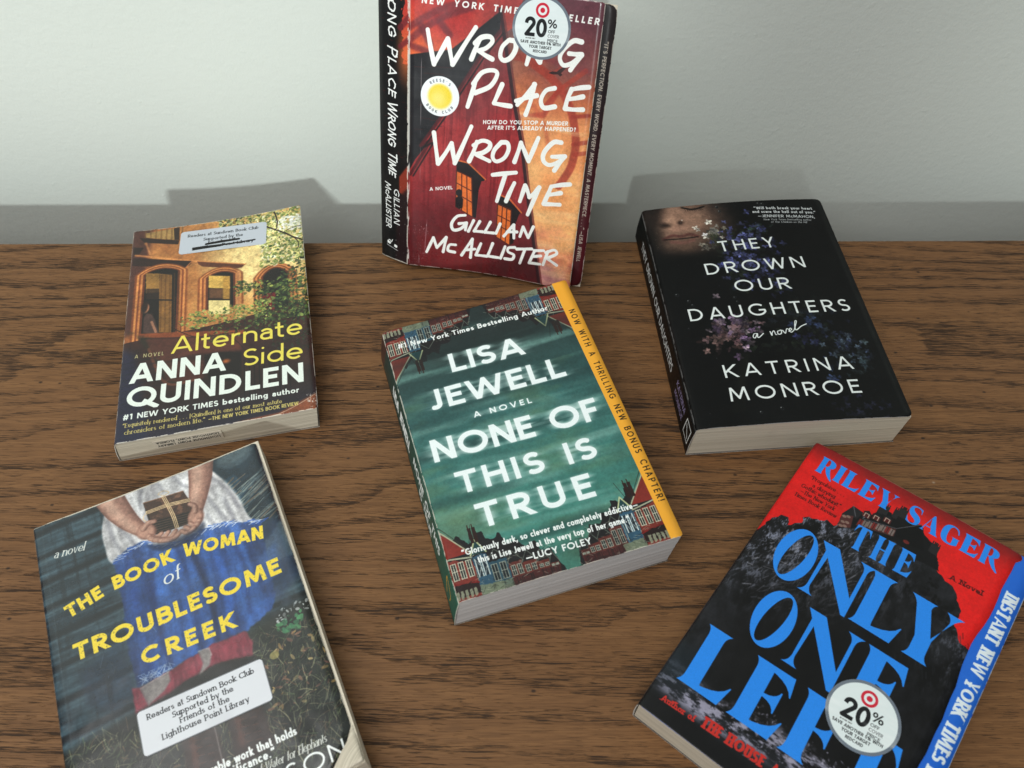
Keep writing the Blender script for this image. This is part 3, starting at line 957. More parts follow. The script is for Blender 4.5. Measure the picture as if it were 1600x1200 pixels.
def art_black():
    A = Art(141.5, 207.1, 6, base=(0.022, 0.025, 0.028), seed=8)
    A.full((A.noise(50, 50, 4, 1) - .45) * 1.4, (0.055, 0.062, 0.068), .6)
    # the part of a face emerging from dark water
    sk = A.noise(6, 6, 4, 9)
    skin = lerp((0.44, 0.33, 0.28), (0.60, 0.47, 0.39), sk)
    A.ell(26, 18, 30, 30, skin, .95, .35, 22)
    A.ell(11, -2, 9, 20, (0.05, 0.04, 0.04), .7, .2, 10)
    A.ell(21, 8, 4.2, 13, (0.68, 0.53, 0.44), .8, .25, 7)
    A.ell(34, 14, 11, 11, (0.66, 0.51, 0.42), .6, 0, 12)
    A.ell(15, 19.5, 4.0, 2.6, (0.10, 0.07, 0.06), .85, .2, 2.4)
    A.ell(21, 14.5, 5.0, 3.6, (0.74, 0.58, 0.48), .6, 0, 4)
    A.ell(25, 25, 6.5, 3.0, (0.66, 0.50, 0.42), .75, 0, 4)
    A.ell(26.6, 18, 2.0, 2.2, (0.12, 0.08, 0.07), .85, .4, 1.6)
    A.ell(28.4, 15.5, .7, .7, (0.85, 0.80, 0.75), .8)
    A.line(spline([(31, 1.5), (39, 4.5), (48, 2.5)]), 1.7, (0.06, 0.045, 0.04), .95, .5)
    for q in range(9):
        A.line([(33 + q * 1.5, 3.4), (33.4 + q * 1.7, 6.4)], .35, (0.05, 0.04, 0.04), .8)
    A.line(spline([(11, 34.5), (18, 31.5), (24.5, 33), (31, 31.5), (37, 34.5)]), 2.8, (0.36, 0.21, 0.19), .9, 1.0)
    A.line(spline([(11, 35), (24, 35.6), (37, 35)]), 1.1, (0.05, 0.03, 0.03), .9, .3)
    A.line(spline([(16, 38), (25, 40), (33, 38)]), 3.2, (0.46, 0.30, 0.27), .75, 1.2)
    A.ell(26, 47, 9, 5, (0.50, 0.38, 0.31), .65, 0, 7)
    A.ell(0, 36, 8, 26, (0.03, 0.03, 0.032), .85, .1, 8)
    A.ell(26, 62, 34, 12, (0.024, 0.027, 0.03), .95, 0, 10)
    A.scatter(120, (4, 2, 52, 50), (.15, .35), [(0.7, 0.62, 0.55)], (.1, .5), (.6, 1))
    # flowers
    def bloom(cx, cy, sx, sy, n, size, cols, a=(.35, .95), shade=True):
        for _ in range(n):
            x, y = A.rs.normal(cx, sx), A.rs.normal(cy, sy)
            c = np.array(cols[A.rs.randint(len(cols))])
            d = A.rs.uniform(.3, 1.25)
            c = c * .72 + c.mean() * .28
            r = A.rs.uniform(*size)
            th = A.rs.uniform(0, 6)
            for k in range(A.rs.randint(3, 6)):
                an = th + k * 1.4
                A.ell(x + math.cos(an) * r * .7, y + math.sin(an) * r * .7, r * .75, r * .42, tuple(np.clip(c * d * A.rs.uniform(.7, 1.25), 0, 1)), A.rs.uniform(*a), an)
            A.ell(x, y, r * .25, r * .25, tuple(c * .3), .7)
    leaf = [(0.10, 0.14, 0.10), (0.14, 0.17, 0.13), (0.08, 0.10, 0.10)]
    blue = [(0.20, 0.22, 0.48), (0.28, 0.31, 0.60), (0.16, 0.18, 0.36), (0.33, 0.36, 0.62)]
    A.scatter(200, (48, 30, 92, 95), (1, 2.6), leaf, (.3, .8))
    bloom(72, 38, 13, 9, 55, (1.3, 2.6), blue)
    bloom(64, 58, 10, 8, 45, (1.3, 2.6), blue)
    bloom(78, 70, 7, 12, 40, (1.2, 2.4), blue)
    bloom(62, 80, 9, 8, 30, (1.1, 2.2), blue, (.2, .7))
    bloom(85, 29, 5, 4, 14, (1.2, 2.0), [(0.16, 0.24, 0.20), (0.24, 0.28, 0.45)], (.3, .8))
    bloom(47, 30, 4.5, 4.5, 22, (1.3, 2.6), [(0.72, 0.70, 0.64), (0.82, 0.80, 0.74), (0.5, 0.48, 0.40)], (.6, 1))
    bloom(42, 46, 3, 3, 8, (1.2, 2.2), [(0.5, 0.48, 0.42), (0.42, 0.38, 0.34)], (.5, .9))
    for q in range(10):
        A.line([(46 + A.rs.randn() * 3, 34 + A.rs.randn() * 2), (50 + A.rs.randn() * 3, 46)], .5, (0.16, 0.2, 0.12), .7)
    pur = [(0.42, 0.30, 0.46), (0.52, 0.40, 0.55), (0.56, 0.40, 0.42), (0.30, 0.22, 0.36), (0.62, 0.52, 0.58)]
    bloom(43, 128, 8, 8, 70, (1.5, 3.2), pur)
    bloom(32, 139, 6, 5, 26, (1.4, 3.0), [(0.42, 0.28, 0.26), (0.50, 0.36, 0.34), (0.28, 0.18, 0.20)], (.3, .9))
    A.scatter(140, (50, 108, 110, 150), (1, 2.6), leaf, (.2, .6))
    bloom(86, 118, 12, 5, 30, (1.0, 2.2), [(0.13, 0.16, 0.13), (0.12, 0.15, 0.2)], (.3, .7))
    bloom(98, 127, 6, 5, 20, (1.2, 2.4), [(0.14, 0.20, 0.36), (0.18, 0.25, 0.40)], (.3, .85))
    bloom(91, 140, 4, 3, 10, (1.2, 2.4), [(0.16, 0.18, 0.42), (0.22, 0.26, 0.48)], (.3, .85))
    bloom(117, 146, 8, 7, 60, (1.0, 2.2), [(0.20, 0.26, 0.38), (0.28, 0.36, 0.44), (0.16, 0.20, 0.34)], (.3, .85))
    bloom(121, 162, 6, 7, 34, (1.0, 2.2), [(0.18, 0.26, 0.30), (0.26, 0.34, 0.36), (0.12, 0.16, 0.18)], (.3, .8))
    bloom(97, 172, 5, 4, 14, (1.1, 2.2), [(0.16, 0.22, 0.42), (0.2, 0.28, 0.46)], (.3, .8))
    bloom(106, 198, 9, 6, 36, (1.0, 2.2), [(0.13, 0.14, 0.24), (0.10, 0.11, 0.16), (0.14, 0.15, 0.3)], (.2, .7))
    for q in range(26):
        A.line([(44 + A.rs.randn() * 3, 150), (34 - A.rs.rand() * 10, 196)], .8, (0.10, 0.11, 0.08), .12, 1.5)
    for x, y, r in ((58, 4.5, 1.4), (59, 9.5, 1.2), (91, 3.5, 1.3), (94, 4.2, 1.5), (10, 92, 1.4), (17, 99, 1.3), (19, 103, 1.0), (50, 99, 1.0), (51, 103, .9), (44, 198, 1.0), (58, 196, 1.3), (23, 116, .8), (12, 124, .7), (20, 109, .6)):
        A.ell(x, y, r, r * 1.2, (0.22, 0.24, 0.25), .55)
        A.ell(x, y, r * .72, r * .92, (0.03, 0.033, 0.036), .9)
        A.ell(x - r * .4, y - r * .5, r * .25, r * .25, (0.8, 0.82, 0.82), .8)
    A.scatter(170, (0, 0, 141, 207), (.12, .38), [(0.45, 0.47, 0.48)], (.05, .5), (.6, 1))
    mottle(A, .2)
    c = (0.88, 0.91, 0.90)
    t = lambda s_, p0, p1, h, w=.138: letters(A, s_, p0, p1, h, w, c, track=.34)
    t('THEY', (50.0, 52.8), (92.6, 51.6), 11.0)
    t('DROWN', (35.0, 75.0), (109.6, 73.4), 11.2)
    t('OUR', (52.0, 93.6), (92.8, 93.8), 11.2)
    t('DAUGHTERS', (14.2, 117.6), (129.6, 116.8), 11.2)
    t('KATRINA', (27.2, 168.8), (115.4, 167.6), 10.8)
    t('MONROE', (26.2, 187.9), (114.4, 187.2), 11.0)
    g = (0.78, 0.80, 0.80)
    letters(A, '“Will both break your heart', (86.1, 9.6), (132, 12.4), 3.0, .22, g)
    letters(A, 'and scare the hell out of you.”', (84.1, 13.6), (133.7, 16.8), 3.0, .22, g)
    letters(A, '—JENNIFER McMAHON,', (87.2, 18.7), (131.4, 21.8), 3.0, .18, g)
    letters(A, 'New York Times bestselling author', (90.6, 22.4), (127.8, 24.7), 2.1, .15, g, .85, slant=.2)
    letters(A, 'of The Children on the Hill', (95.5, 25.5), (123.5, 27.2), 2.1, .15, g, .85, slant=.2)
    s_ = lambda *p: [tuple(q) for q in p]
    ox, oy = 53.8, 137.2
    br = [[(3.6, -3.6), (1.6, -3.8), (.3, -1.2), (1.6, -.2), (3.8, -3.6), (3.4, -.6), (4.4, -.2), (8, -3.0)],
          [(13, -3.8), (13.4, -.4), (14.2, -2.6), (15.8, -4.0), (16.2, -.8), (17, -.4)], [(20.2, -3.6), (18.2, -3.0), (18.2, -.6), (20.2, -.8), (21, -3.2), (20.2, -3.9), (22, -3.2)],
          [(22, -3.2), (23.2, -.6), (25, -4.2), (26.4, -3.6)], [(26, -1.8), (28.4, -3.2), (27.6, -4.4), (26.4, -2.4), (27.6, -.8), (30, -2.4)], [(30, -2.4), (33.6, -9.4), (32.6, -9.8), (31, -3.6), (32, -2.4), (36, -5.0), (40, -6.4)]]
    brush(A, [[(ox + x, oy + y - x * .09) for x, y in q] for q in br], .75, c)
    A.grain(.05)
    A.wear(.35, (0.5, 0.5, 0.5), 'LB')
    return A


def spine_black():
    A = Art(27, 207.1, 6, base=(0.02, 0.022, 0.024), seed=9)
    letters(A, 'THEY DROWN OUR DAUGHTERS', (9, 22), (9, 146), 8, .14, (0.82, 0.84, 0.84))
    letters(A, 'KATRINA', (15, 160), (15, 186), 5, .15, (0.55, 0.5, 0.65))
    letters(A, 'MONROE', (7, 161), (7, 185), 5, .15, (0.55, 0.5, 0.65))
    A.line([(7, 192), (20, 192), (20, 203), (7, 203), (7, 192)], 1.0, (0.85, 0.86, 0.85))
    A.line([(10, 201), (17, 194)], 1.0, (0.85, 0.86, 0.85))
    A.wear(.3, (0.4, 0.4, 0.4), 'R')
    return A


def sticker_art():
    A = Art(40, 40, 9, base=(0.42, 0.46, 0.50), seed=2)
    A.ell(20, 20, 18.2, 18.2, (0.86, 0.90, 0.90))
    # red ring-and-dot mark
    red = (0.78, 0.13, 0.22)
    A.ell(20, 9.0, 4.6, 4.6, red)
    A.ell(20, 9.0, 3.05, 3.05, (0.88, 0.90, 0.90))
    A.ell(20, 9.0, 1.6, 1.6, red)
    k = (0.08, 0.09, 0.10)
    A.line([(9.6, 17.6)] + [(12.2 + 2.5 * math.cos(math.radians(q)), 17.0 - 2.4 * math.sin(math.radians(q))) for q in range(165, -41, -15)] + [(9.7, 24.5), (15.6, 24.5)], 2.3, k, butt=True)
    A.line(arc(20.0, 19.9, 2.55, 4.65, 0, 360, 40), 2.3, k)
    letters(A, '%', (24.0, 19.4), (31.2, 19.4), 5.4, .15, k, wide=.95)
    for i, w_ in enumerate(('OFF', 'COVER', 'PRICE')):
        letters(A, w_, (24.6, 22.6 + 2.8 * i), (24.6 + (4.8, 7.6, 7.0)[i], 22.6 + 2.8 * i), 2.0, .17, (0.25, 0.27, 0.28))
    letters(A, 'IN STORE ONLY', (9.6, 27.3), (16.2, 27.3), .85, .2, (0.3, 0.3, 0.3))
    letters(A, 'SAVE ANOTHER 5% WITH', (6.2, 30.2), (33.8, 30.2), 1.9, .19, (0.15, 0.16, 0.17))
    letters(A, 'YOUR TARGET', (12.2, 32.9), (27.8, 32.9), 1.9, .19, (0.15, 0.16, 0.17))
    letters(A, 'REDCARD', (15.2, 35.6), (24.8, 35.6), 1.8, .19, (0.2, 0.21, 0.22))
    A.full((A.noise(14, 5, 3, 4) - .62) * 2, (0.95, 0.97, 0.97), .5)
    return A


def art_red_house():
    """standing book: dark red gable, orange sky, brush lettering"""
    A = Art(129.2, 203, 6.5, seed=12)
    n = A.noise(26, 26, 5, 2)
    n2 = A.noise(3.0, 60, 4, 3)
    t = A.Y / A.h + 0 * A.X
    # sky, right
    A.a[:] = lerp((0.38, 0.22, 0.26), (0.84, 0.47, 0.28), (t - .08) * 4.5 + (n - .5) * .6)
    A.full((t - .30) * 4, lerp((0.90, 0.55, 0.32), (0.96, 0.76, 0.50), n), 1)
    A.full((t - .62) * 5 + (n - .5), (0.95, 0.70, 0.44), .8)
    A.full((t - .76) * 9 + (n - .5) * 2.0, (0.78, 0.40, 0.34), .8)
    A.full((t - .84) * 9 + (n - .5) * 2.4, lerp((0.70, 0.42, 0.46), (0.84, 0.66, 0.60), A.noise(14, 8, 4, 6)), .95)
    A.ell(114, 26, 24, 32, (0.38, 0.18, 0.22), .75, .3, 26)
    # clock face ring and hand in the sky
    ring = (0.62, 0.22, 0.17)
    A.line(spline([(69.8,39.0),(79.0,39.5),(87.3,43.3),(96.9,48.6),(105.7,55.7),(112.4,64.8),(117.1,75.4),(120.6,89.7),(120.5,99.2),(119.1,107.8),(115.8,115.6),(111.8,123.0)]), 5.6, ring, .82, .7)
    A.line([(121.6,42.4),(104.7,57.4),(94.4,70.4)], [3.4, 3.0, 1.2], (0.64, 0.23, 0.17), .85, .5)
    A.line([(104.7,57.4),(96.0,74.8),(77.5,78.3)], [3.0, 4.0, 2.0], (0.64, 0.22, 0.17), .75, .8)
    A.line(spline([(76.2,62.7),(88.6,70.1),(96.6,80.4),(100.8,92.7),(101.3,98.3)]), 3.0, (0.70, 0.30, 0.20), .5, 1.2)
    for zz in ([(96.9,48.6),(107.5,41.4)], [(108.3,58.6),(120.1,52.8)], [(116.3,73.2),(128.1,70.6)], [(87.3,43.3),(94.5,35.6)]):
        A.line(zz, 2.6, ring, .6, .6)
    A.line([(115.7,73.3),(126.9,70.7)], 2.4, ring, .6, .5)
    A.line([(119.0,91.7),(129.2,88.5)], 3.0, ring, .7, .5)
    A.line([(120.4,98.6),(129.0,96.2)], 3.0, ring, .65, .5)
    A.line([(87.9,37.4),(106.3,40.5),(124.5,42.6)], 3.0, (0.45, 0.16, 0.19), .5, 1.6)
    A.full((A.noise(40, 6, 4, 31) - .58) * 2.5 * (A.X > 60) * (A.Y > 70), (0.95, 0.80, 0.58), .5)
    # upper left: red sky with ring arcs
    up = A.polymask((0, A.H, 0, A.W), [[(-9, -9), (80, -9), (70, 22), (40, 44), (-9, 56)]])
    A.full(up, lerp((0.68, 0.19, 0.18), (0.84, 0.32, 0.21), (t - .04) * 4 + (n - .5)), 1)
    A.ell(4, 48, 26, 15, (0.85, 0.42, 0.24), .7, 0, 14)
    dk = (0.42, 0.16, 0.19)
    for pts, w_ in (([(-4.2,32.1),(8.0,23.4),(24.0,14.5),(43.0,8.5)], 4.5), ([(-3.6,40.5),(10.4,28.3),(25.2,19.0),(43.1,12.0)], 4.5), ([(8.1,26.5),(14.7,37.4)], 4.5), ([(20.8,23.0),(27.9,30.6)], 4.5), ([(1.2,40.0),(16.6,43.6)], 4.2)):
        A.line(spline(pts) if len(pts) > 2 else pts, w_, dk, .75, 1.0)
    # the gable wall
    roofl = [(61.1,11.6),(74.3,67.4),(82.7,98.3),(89.0,129.6),(97.4,167.6),(106.4,208.3)]
    wall = [(59.8,9.7),(36.0,61.0),(9.1,106.5)] + [(-4, 128), (-4, 210)] + list(reversed(roofl))
    wm = A.polymask((0, A.H, 0, A.W), [wall])
    red = lerp((0.50, 0.13, 0.15), (0.69, 0.22, 0.22), n * .6 + n2 * .5)
    A.full(wm, red, 1)
    A.full(wm * (t - .62) * 3.4, (0.27, 0.07, 0.10), .9)
    A.full(wm * np.clip((n2 - .52) * 4, 0, 1), (0.38, 0.07, 0.10), .6)
    A.ell(36, 188, 22, 12, (0.62, 0.16, 0.16), .5, 0, 14)
    A.line(roofl, 2.6, (0.17, 0.07, 0.10), .95, .3)
    A.line([(x + 2.0, y) for x, y in roofl], 1.2, (0.40, 0.14, 0.14), .8, .4)
    # dark slate slab roof
    slab = [(-5.4,47.2),(29.4,39.7),(45.0,26.6),(58.0,15.4),(61.7,12.5),(61.9,24.7),(50.3,40.7),(36.2,64.3),(23.6,85.4),(9.1,107.7),(16.6,102.8),(5.4,117.9),(-3.5,135.7)]
    A.poly(slab + [(-4, 128), (-4, 50)], (0.105, 0.105, 0.12), 1, .25)
    for q in range(70):
        y = A.rs.uniform(52, 122)
        x = A.rs.uniform(0, 30)
        L = A.rs.uniform(5, 24)
        xm = 62 - (y - 52) * .9
        if x + L < xm:
            A.line([(x, y), (x + L, y - L * .04)], .45, [(0.28, 0.10, 0.10), (0.05, 0.05, 0.06), (0.19, 0.18, 0.19)][A.rs.randint(3)], .55)
    A.line([(61.9,24.7),(50.3,40.7),(36.2,64.3),(23.6,85.4),(9.1,107.7),(16.6,102.8),(1.6,129.8)], 2.2, (0.30, 0.09, 0.11), .95, .25)
    A.line([(x + 2.2, y + 1) for x, y in [(61.9,24.7),(50.3,40.7),(36.2,64.3),(23.6,85.4),(9.1,107.7),(16.6,102.8),(1.6,129.8)]], 1.1, (0.07, 0.05, 0.06), .9, .25)
    A.ell(58, 40, 14, 34, (0.34, 0.37, 0.38), .40, .5, 22)
    # windows
    for q, (pane, side, eave, rim) in enumerate((([(36.0,122.9),(47.5,126.9),(49.6,157.1),(36.4,150.6)], [(47.5,126.3),(55.1,127.7),(53.2,135.0),(52.2,157.4),(49.6,157.1)], [(35.7,115.8),(43.2,115.6),(57.8,126.6),(56.4,128.1),(55.1,128.3),(36.0,123.5)], [(36.3,115.0),(44.5,116.1),(57.8,126.6)]),
                                                 ([(68.1,143.7),(78.6,146.6),(79.4,175.0),(68.5,169.9)], [(78.6,146.6),(85.0,148.9),(82.0,159.3),(82.3,172.8),(79.4,175.0)], [(69.6,137.4),(76.0,139.2),(86.2,148.0),(84.6,149.3),(68.1,144.3)], [(69.5,136.6),(77.2,139.0),(86.5,147.7)]))):
        A.poly(side, (0.09, 0.06, 0.07), .97)
        A.poly(pane, (0.86, 0.42, 0.17), 1)
        A.poly(eave, (0.10, 0.07, 0.08), 1)
        A.line(rim, 1.1, (0.80, 0.40, 0.20), .9)
        (a, b, c, d) = [np.array(p) for p in pane]
        for f in (0, .35, .68, 1):
            A.line([tuple(a + (b - a) * f), tuple(d + (c - d) * f)], .8, (0.32, 0.12, 0.07))
        for f in (0, .33, .62, 1):
            A.line([tuple(a + (d - a) * f), tuple(b + (c - b) * f)], .7, (0.32, 0.12, 0.07))
        if q == 0:
            x, y = [(38.6,139.5)][0]
            A.ell(x, y, 2.3, 2.9, (0.10, 0.07, 0.08))
            A.poly([(36.1,144.0),(37.7,142.2),(40.0,141.9),(41.9,143.8),(41.7,150.4),(39.6,152.0),(36.4,150.8)], (0.10, 0.07, 0.08), 1, .3)
    # bird
    k = (0.20, 0.11, 0.11)
    A.poly([(96.5,47.0),(99.1,45.6),(102.1,45.5),(104.8,43.0),(109.1,40.4),(107.7,43.0),(105.2,46.0),(106.4,46.9),(104.8,48.2),(103.3,47.0),(100.0,47.5)], k)
    mottle(A, .14)
    # lettering
    W = (0.94, 0.95, 0.93)
    big = 3.1
    st = [
        [(13.0,28.9),(15.1,39.5),(17.7,50.5)], [(17.7,50.5),(22.6,41.3),(26.8,33.3)], [(26.8,33.3),(28.5,41.1),(30.5,49.3)], [(30.5,49.3),(38.0,36.3),(45.4,24.3)],
        [(48.7,30.9),(46.1,37.0),(43.3,44.5)], [(45.4,34.1),(49.8,30.0),(55.4,29.1),(57.0,32.0),(53.0,36.4),(48.1,38.6)], [(48.1,38.6),(52.7,41.0),(57.6,42.9)],
        [(68.0,29.8),(64.0,34.4),(63.0,40.3),(65.7,42.8),(70.1,40.5),(73.1,34.9),(72.5,30.2),(68.9,29.6)], [(81.3,43.3),(82.5,38.0),(84.0,32.6)], [(84.0,32.6),(87.3,37.5),(90.2,40.9)], [(90.2,40.9),(91.7,35.9),(93.3,29.4)],
        [(116.7,24.9),(111.2,25.0),(105.2,31.2),(103.4,36.6),(106.3,40.7),(112.2,38.5),(117.7,32.9)], [(109.3,33.0),(113.8,32.9),(117.6,32.6)], [(117.6,32.6),(114.4,38.0),(111.3,43.1)],
        [(47.1,57.4),(44.9,66.6),(42.1,76.3)], [(45.5,60.4),(51.0,52.5),(58.4,50.0),(61.7,52.3),(57.3,60.6),(47.0,66.3)],
        [(65.6,58.4),(62.9,65.5),(60.6,71.6)], [(60.6,71.6),(66.3,72.0),(72.5,72.1)], [(88.2,55.4),(83.3,62.9),(77.1,70.6)], [(87.8,55.5),(86.4,65.8),(83.5,76.4)], [(76.1,68.1),(83.4,64.9),(90.2,62.6)],
        [(102.0,56.1),(96.2,58.5),(93.3,65.0),(95.8,70.0),(103.3,68.2)], [(113.6,55.2),(111.5,61.5),(110.5,68.4)], [(110.5,68.4),(116.3,68.2),(122.7,67.3)], [(113.4,55.3),(119.1,53.5),(125.1,52.2)], [(112.3,61.7),(116.5,60.7),(121.8,58.9)],
        [(18.7,97.1),(20.4,108.4),(22.2,119.3)], [(22.2,119.3),(27.4,111.1),(31.8,103.2)], [(31.8,103.2),(33.0,110.3),(34.5,117.5)], [(34.5,117.5),(40.2,103.2),(45.5,89.6)],
        [(50.1,100.0),(47.8,107.6),(45.0,114.7)], [(47.6,102.8),(53.5,98.7),(59.1,99.4),(59.3,103.0),(55.2,106.9),(49.7,108.9)], [(49.7,108.9),(54.8,110.9),(59.9,112.6)],
        [(67.5,98.2),(63.0,104.2),(62.2,109.8),(65.4,112.1),(70.7,108.6),(73.3,102.2),(72.0,97.8),(67.9,97.9)], [(78.2,110.6),(80.1,103.7),(81.9,96.2)], [(81.9,96.2),(85.2,102.3),(88.4,108.5)], [(88.4,108.5),(91.2,99.7),(94.0,91.0)],
        [(110.5,91.7),(104.9,92.5),(99.1,100.4),(99.1,106.4),(103.6,108.8),(109.9,105.5),(114.1,100.7)], [(105.0,102.6),(109.5,101.9),(114.2,100.9)], [(114.2,100.9),(110.6,106.6),(107.6,112.1)],
        [(62.9,122.4),(70.9,120.3),(80.0,118.1)], [(72.4,120.5),(69.8,131.2),(67.3,141.8)], [(79.4,126.0),(76.6,133.4),(74.2,140.8)], [(84.5,139.2),(86.1,132.5),(87.5,126.6)], [(87.5,126.6),(89.7,130.7),(91.3,134.9)], [(91.3,134.9),(94.7,131.2),(98.0,126.3)], [(98.0,126.3),(94.6,137.0),(91.2,148.3)],
        [(106.7,124.1),(104.6,131.0),(102.4,138.0)], [(102.4,138.0),(108.3,137.3),(114.2,136.5)], [(106.7,124.1),(112.9,122.0),(120.0,120.2)], [(104.6,130.8),(109.4,129.3),(114.1,127.7)]]
    brush(A, st, big, W)
    st = [[(44.0,156.3),(37.9,158.0),(33.8,164.3),(35.3,169.3),(40.9,167.6),(45.0,162.6)], [(39.5,163.7),(42.0,163.0),(45.3,162.2)], [(45.3,162.2),(44.5,168.1)],
          [(50.6,159.6),(46.9,168.8)], [(55.3,159.6),(51.4,168.0)], [(51.4,168.0),(57.9,167.5)], [(63.5,158.9),(59.6,167.7)], [(59.6,167.7),(66.6,167.2)], [(71.0,159.1),(68.3,167.2)],
          [(81.5,158.1),(77.8,163.4),(74.5,168.4)], [(81.5,158.1),(82.3,168.7)], [(76.8,164.5),(84.2,163.3)], [(86.8,166.6),(88.7,158.5)], [(88.7,158.5),(93.2,166.3)], [(93.2,166.3),(96.4,157.0)],
          [(14.9,190.4),(20.0,177.8)], [(20.0,177.8),(22.9,185.8)], [(22.9,185.8),(30.0,176.2)], [(30.0,176.2),(27.9,188.6)], [(37.5,181.4),(32.8,182.1),(31.7,186.8),(37.0,187.6)],
          [(50.4,174.6),(46.2,182.3),(42.5,189.3)], [(50.4,174.6),(49.5,190.2)], [(45.6,184.5),(52.8,182.6)], [(57.2,177.3),(53.7,187.4)], [(53.7,187.4),(62.1,187.1)], [(66.3,175.8),(63.0,186.8)], [(63.0,186.8),(71.6,186.7)], [(76.1,176.6),(73.2,186.9)],
          [(83.6,176.0),(78.8,177.3),(78.8,180.6),(83.3,182.3),(82.1,186.2),(76.6,186.6)], [(85.3,177.1),(96.8,174.8)], [(91.5,176.4),(88.5,188.2)], [(99.2,175.8),(95.8,186.5)], [(95.8,186.5),(104.3,186.0)], [(98.8,175.8),(106.0,174.4)], [(97.3,181.1),(104.3,179.1)],
          [(109.3,174.5),(106.6,186.1)], [(107.8,175.7),(113.9,172.4),(116.1,175.1),(109.1,180.2)], [(109.1,180.2),(117.1,184.3)]]
    brush(A, st, 2.3, W)
    letters(A, 'NEW YORK TIMES BESTSELLER', (8.5, 13.0), (126.4, 13.6), 4.2, .22, W, slant=.12, track=.4)
    letters(A, 'HOW DO YOU STOP A MURDER', [(53.7,86.9)][0], [(113.7,79.5)][0], 2.9, .22, W, slant=.12)
    letters(A, "AFTER IT'S ALREADY HAPPENED?", [(56.9,90.4)][0], [(119.7,82.7)][0], 2.9, .22, W, slant=.12)
    letters(A, 'A NOVEL', [(16.3,140.8)][0], [(33.7,137.3)][0], 2.7, .22, W, slant=.12)
    # round book club seal
    cx, cy, R = 22.4, 71.5, 13.6
    A.ell(cx, cy, R, R, (0.93, 0.95, 0.96))
    A.ell(cx, cy, 8.3, 8.3, (0.93, 0.82, 0.20), 1, 0, 1.5)
    A.ell(cx - 1.4, cy + 1.6, 5.5, 5.8, (0.95, 0.90, 0.52), .8, 0, 5)
    for s_, a0, st_, up in (("REESE'S", -127, 12.5, 1), ('BOOK CLUB', 142, -13, -1)):
        for i, ch in enumerate(s_):
            an = math.radians(a0 + st_ * i)
            rr = 9.9 if up > 0 else 11.9
            x, y = cx + rr * math.cos(an), cy + rr * math.sin(an)
            d = (-math.sin(an) * up, math.cos(an) * up)
            letters(A, ch, (x - d[0] * .7, y - d[1] * .7), (x + d[0] * .7, y + d[1] * .7), 2.0, .17, (0.25, 0.28, 0.3))
    A.grain(.04)
    A.wear(.55, edges='RBT')
    # worn white hinge line
    wn = A.noise(1.2, 7, 4, 71)
    hinge = (1.2 - np.abs(A.X - .4)).clip(0, 1) * np.where((A.Y > 42) & (A.Y < 108), 1.0, np.clip((wn - .42) * 5, 0, 1))
    A.full(hinge, (0.90, 0.90, 0.87), .95)
    A.full((np.abs(A.X - 9) < .3) * np.clip((A.noise(1, 14, 3, 72) - .62) * 6, 0, 1), (0.75, 0.7, 0.7), .5)
    A.ell(14, 178, .4, 14, (0.8, 0.75, 0.75), .35, .05)
    A.scatter(120, (4, 168, 16, 203), (.1, .5), [(0.85, 0.8, 0.8)], (.1, .6), (.2, .5), (1.5, .3))
    return A


def inner_red_house():
    A = Art(137, 201, 5, seed=13)
    t = A.Y / A.h + 0 * A.X
    A.a[:] = lerp((0.07, 0.05, 0.06), (0.30, 0.08, 0.11), (t - .25) * 2.2)
    A.full((A.noise(5, 60, 4, 2) - .5) * 1.6, (0.20, 0.14, 0.15), .5)
    A.ell(137, 10, 5, 60, (0.35, 0.33, 0.32), .35, 0, 5)
    letters(A, "“IT'S PERFECTION. EVERY WORD. EVERY MOMENT. A MASTERPIECE. . . .” —LISA JEWELL", (131.0, 22), (131.0, 180), 2.9, .2, (0.72, 0.68, 0.62), slant=.12)
    A.wear(.5, edges='RB')
    return A


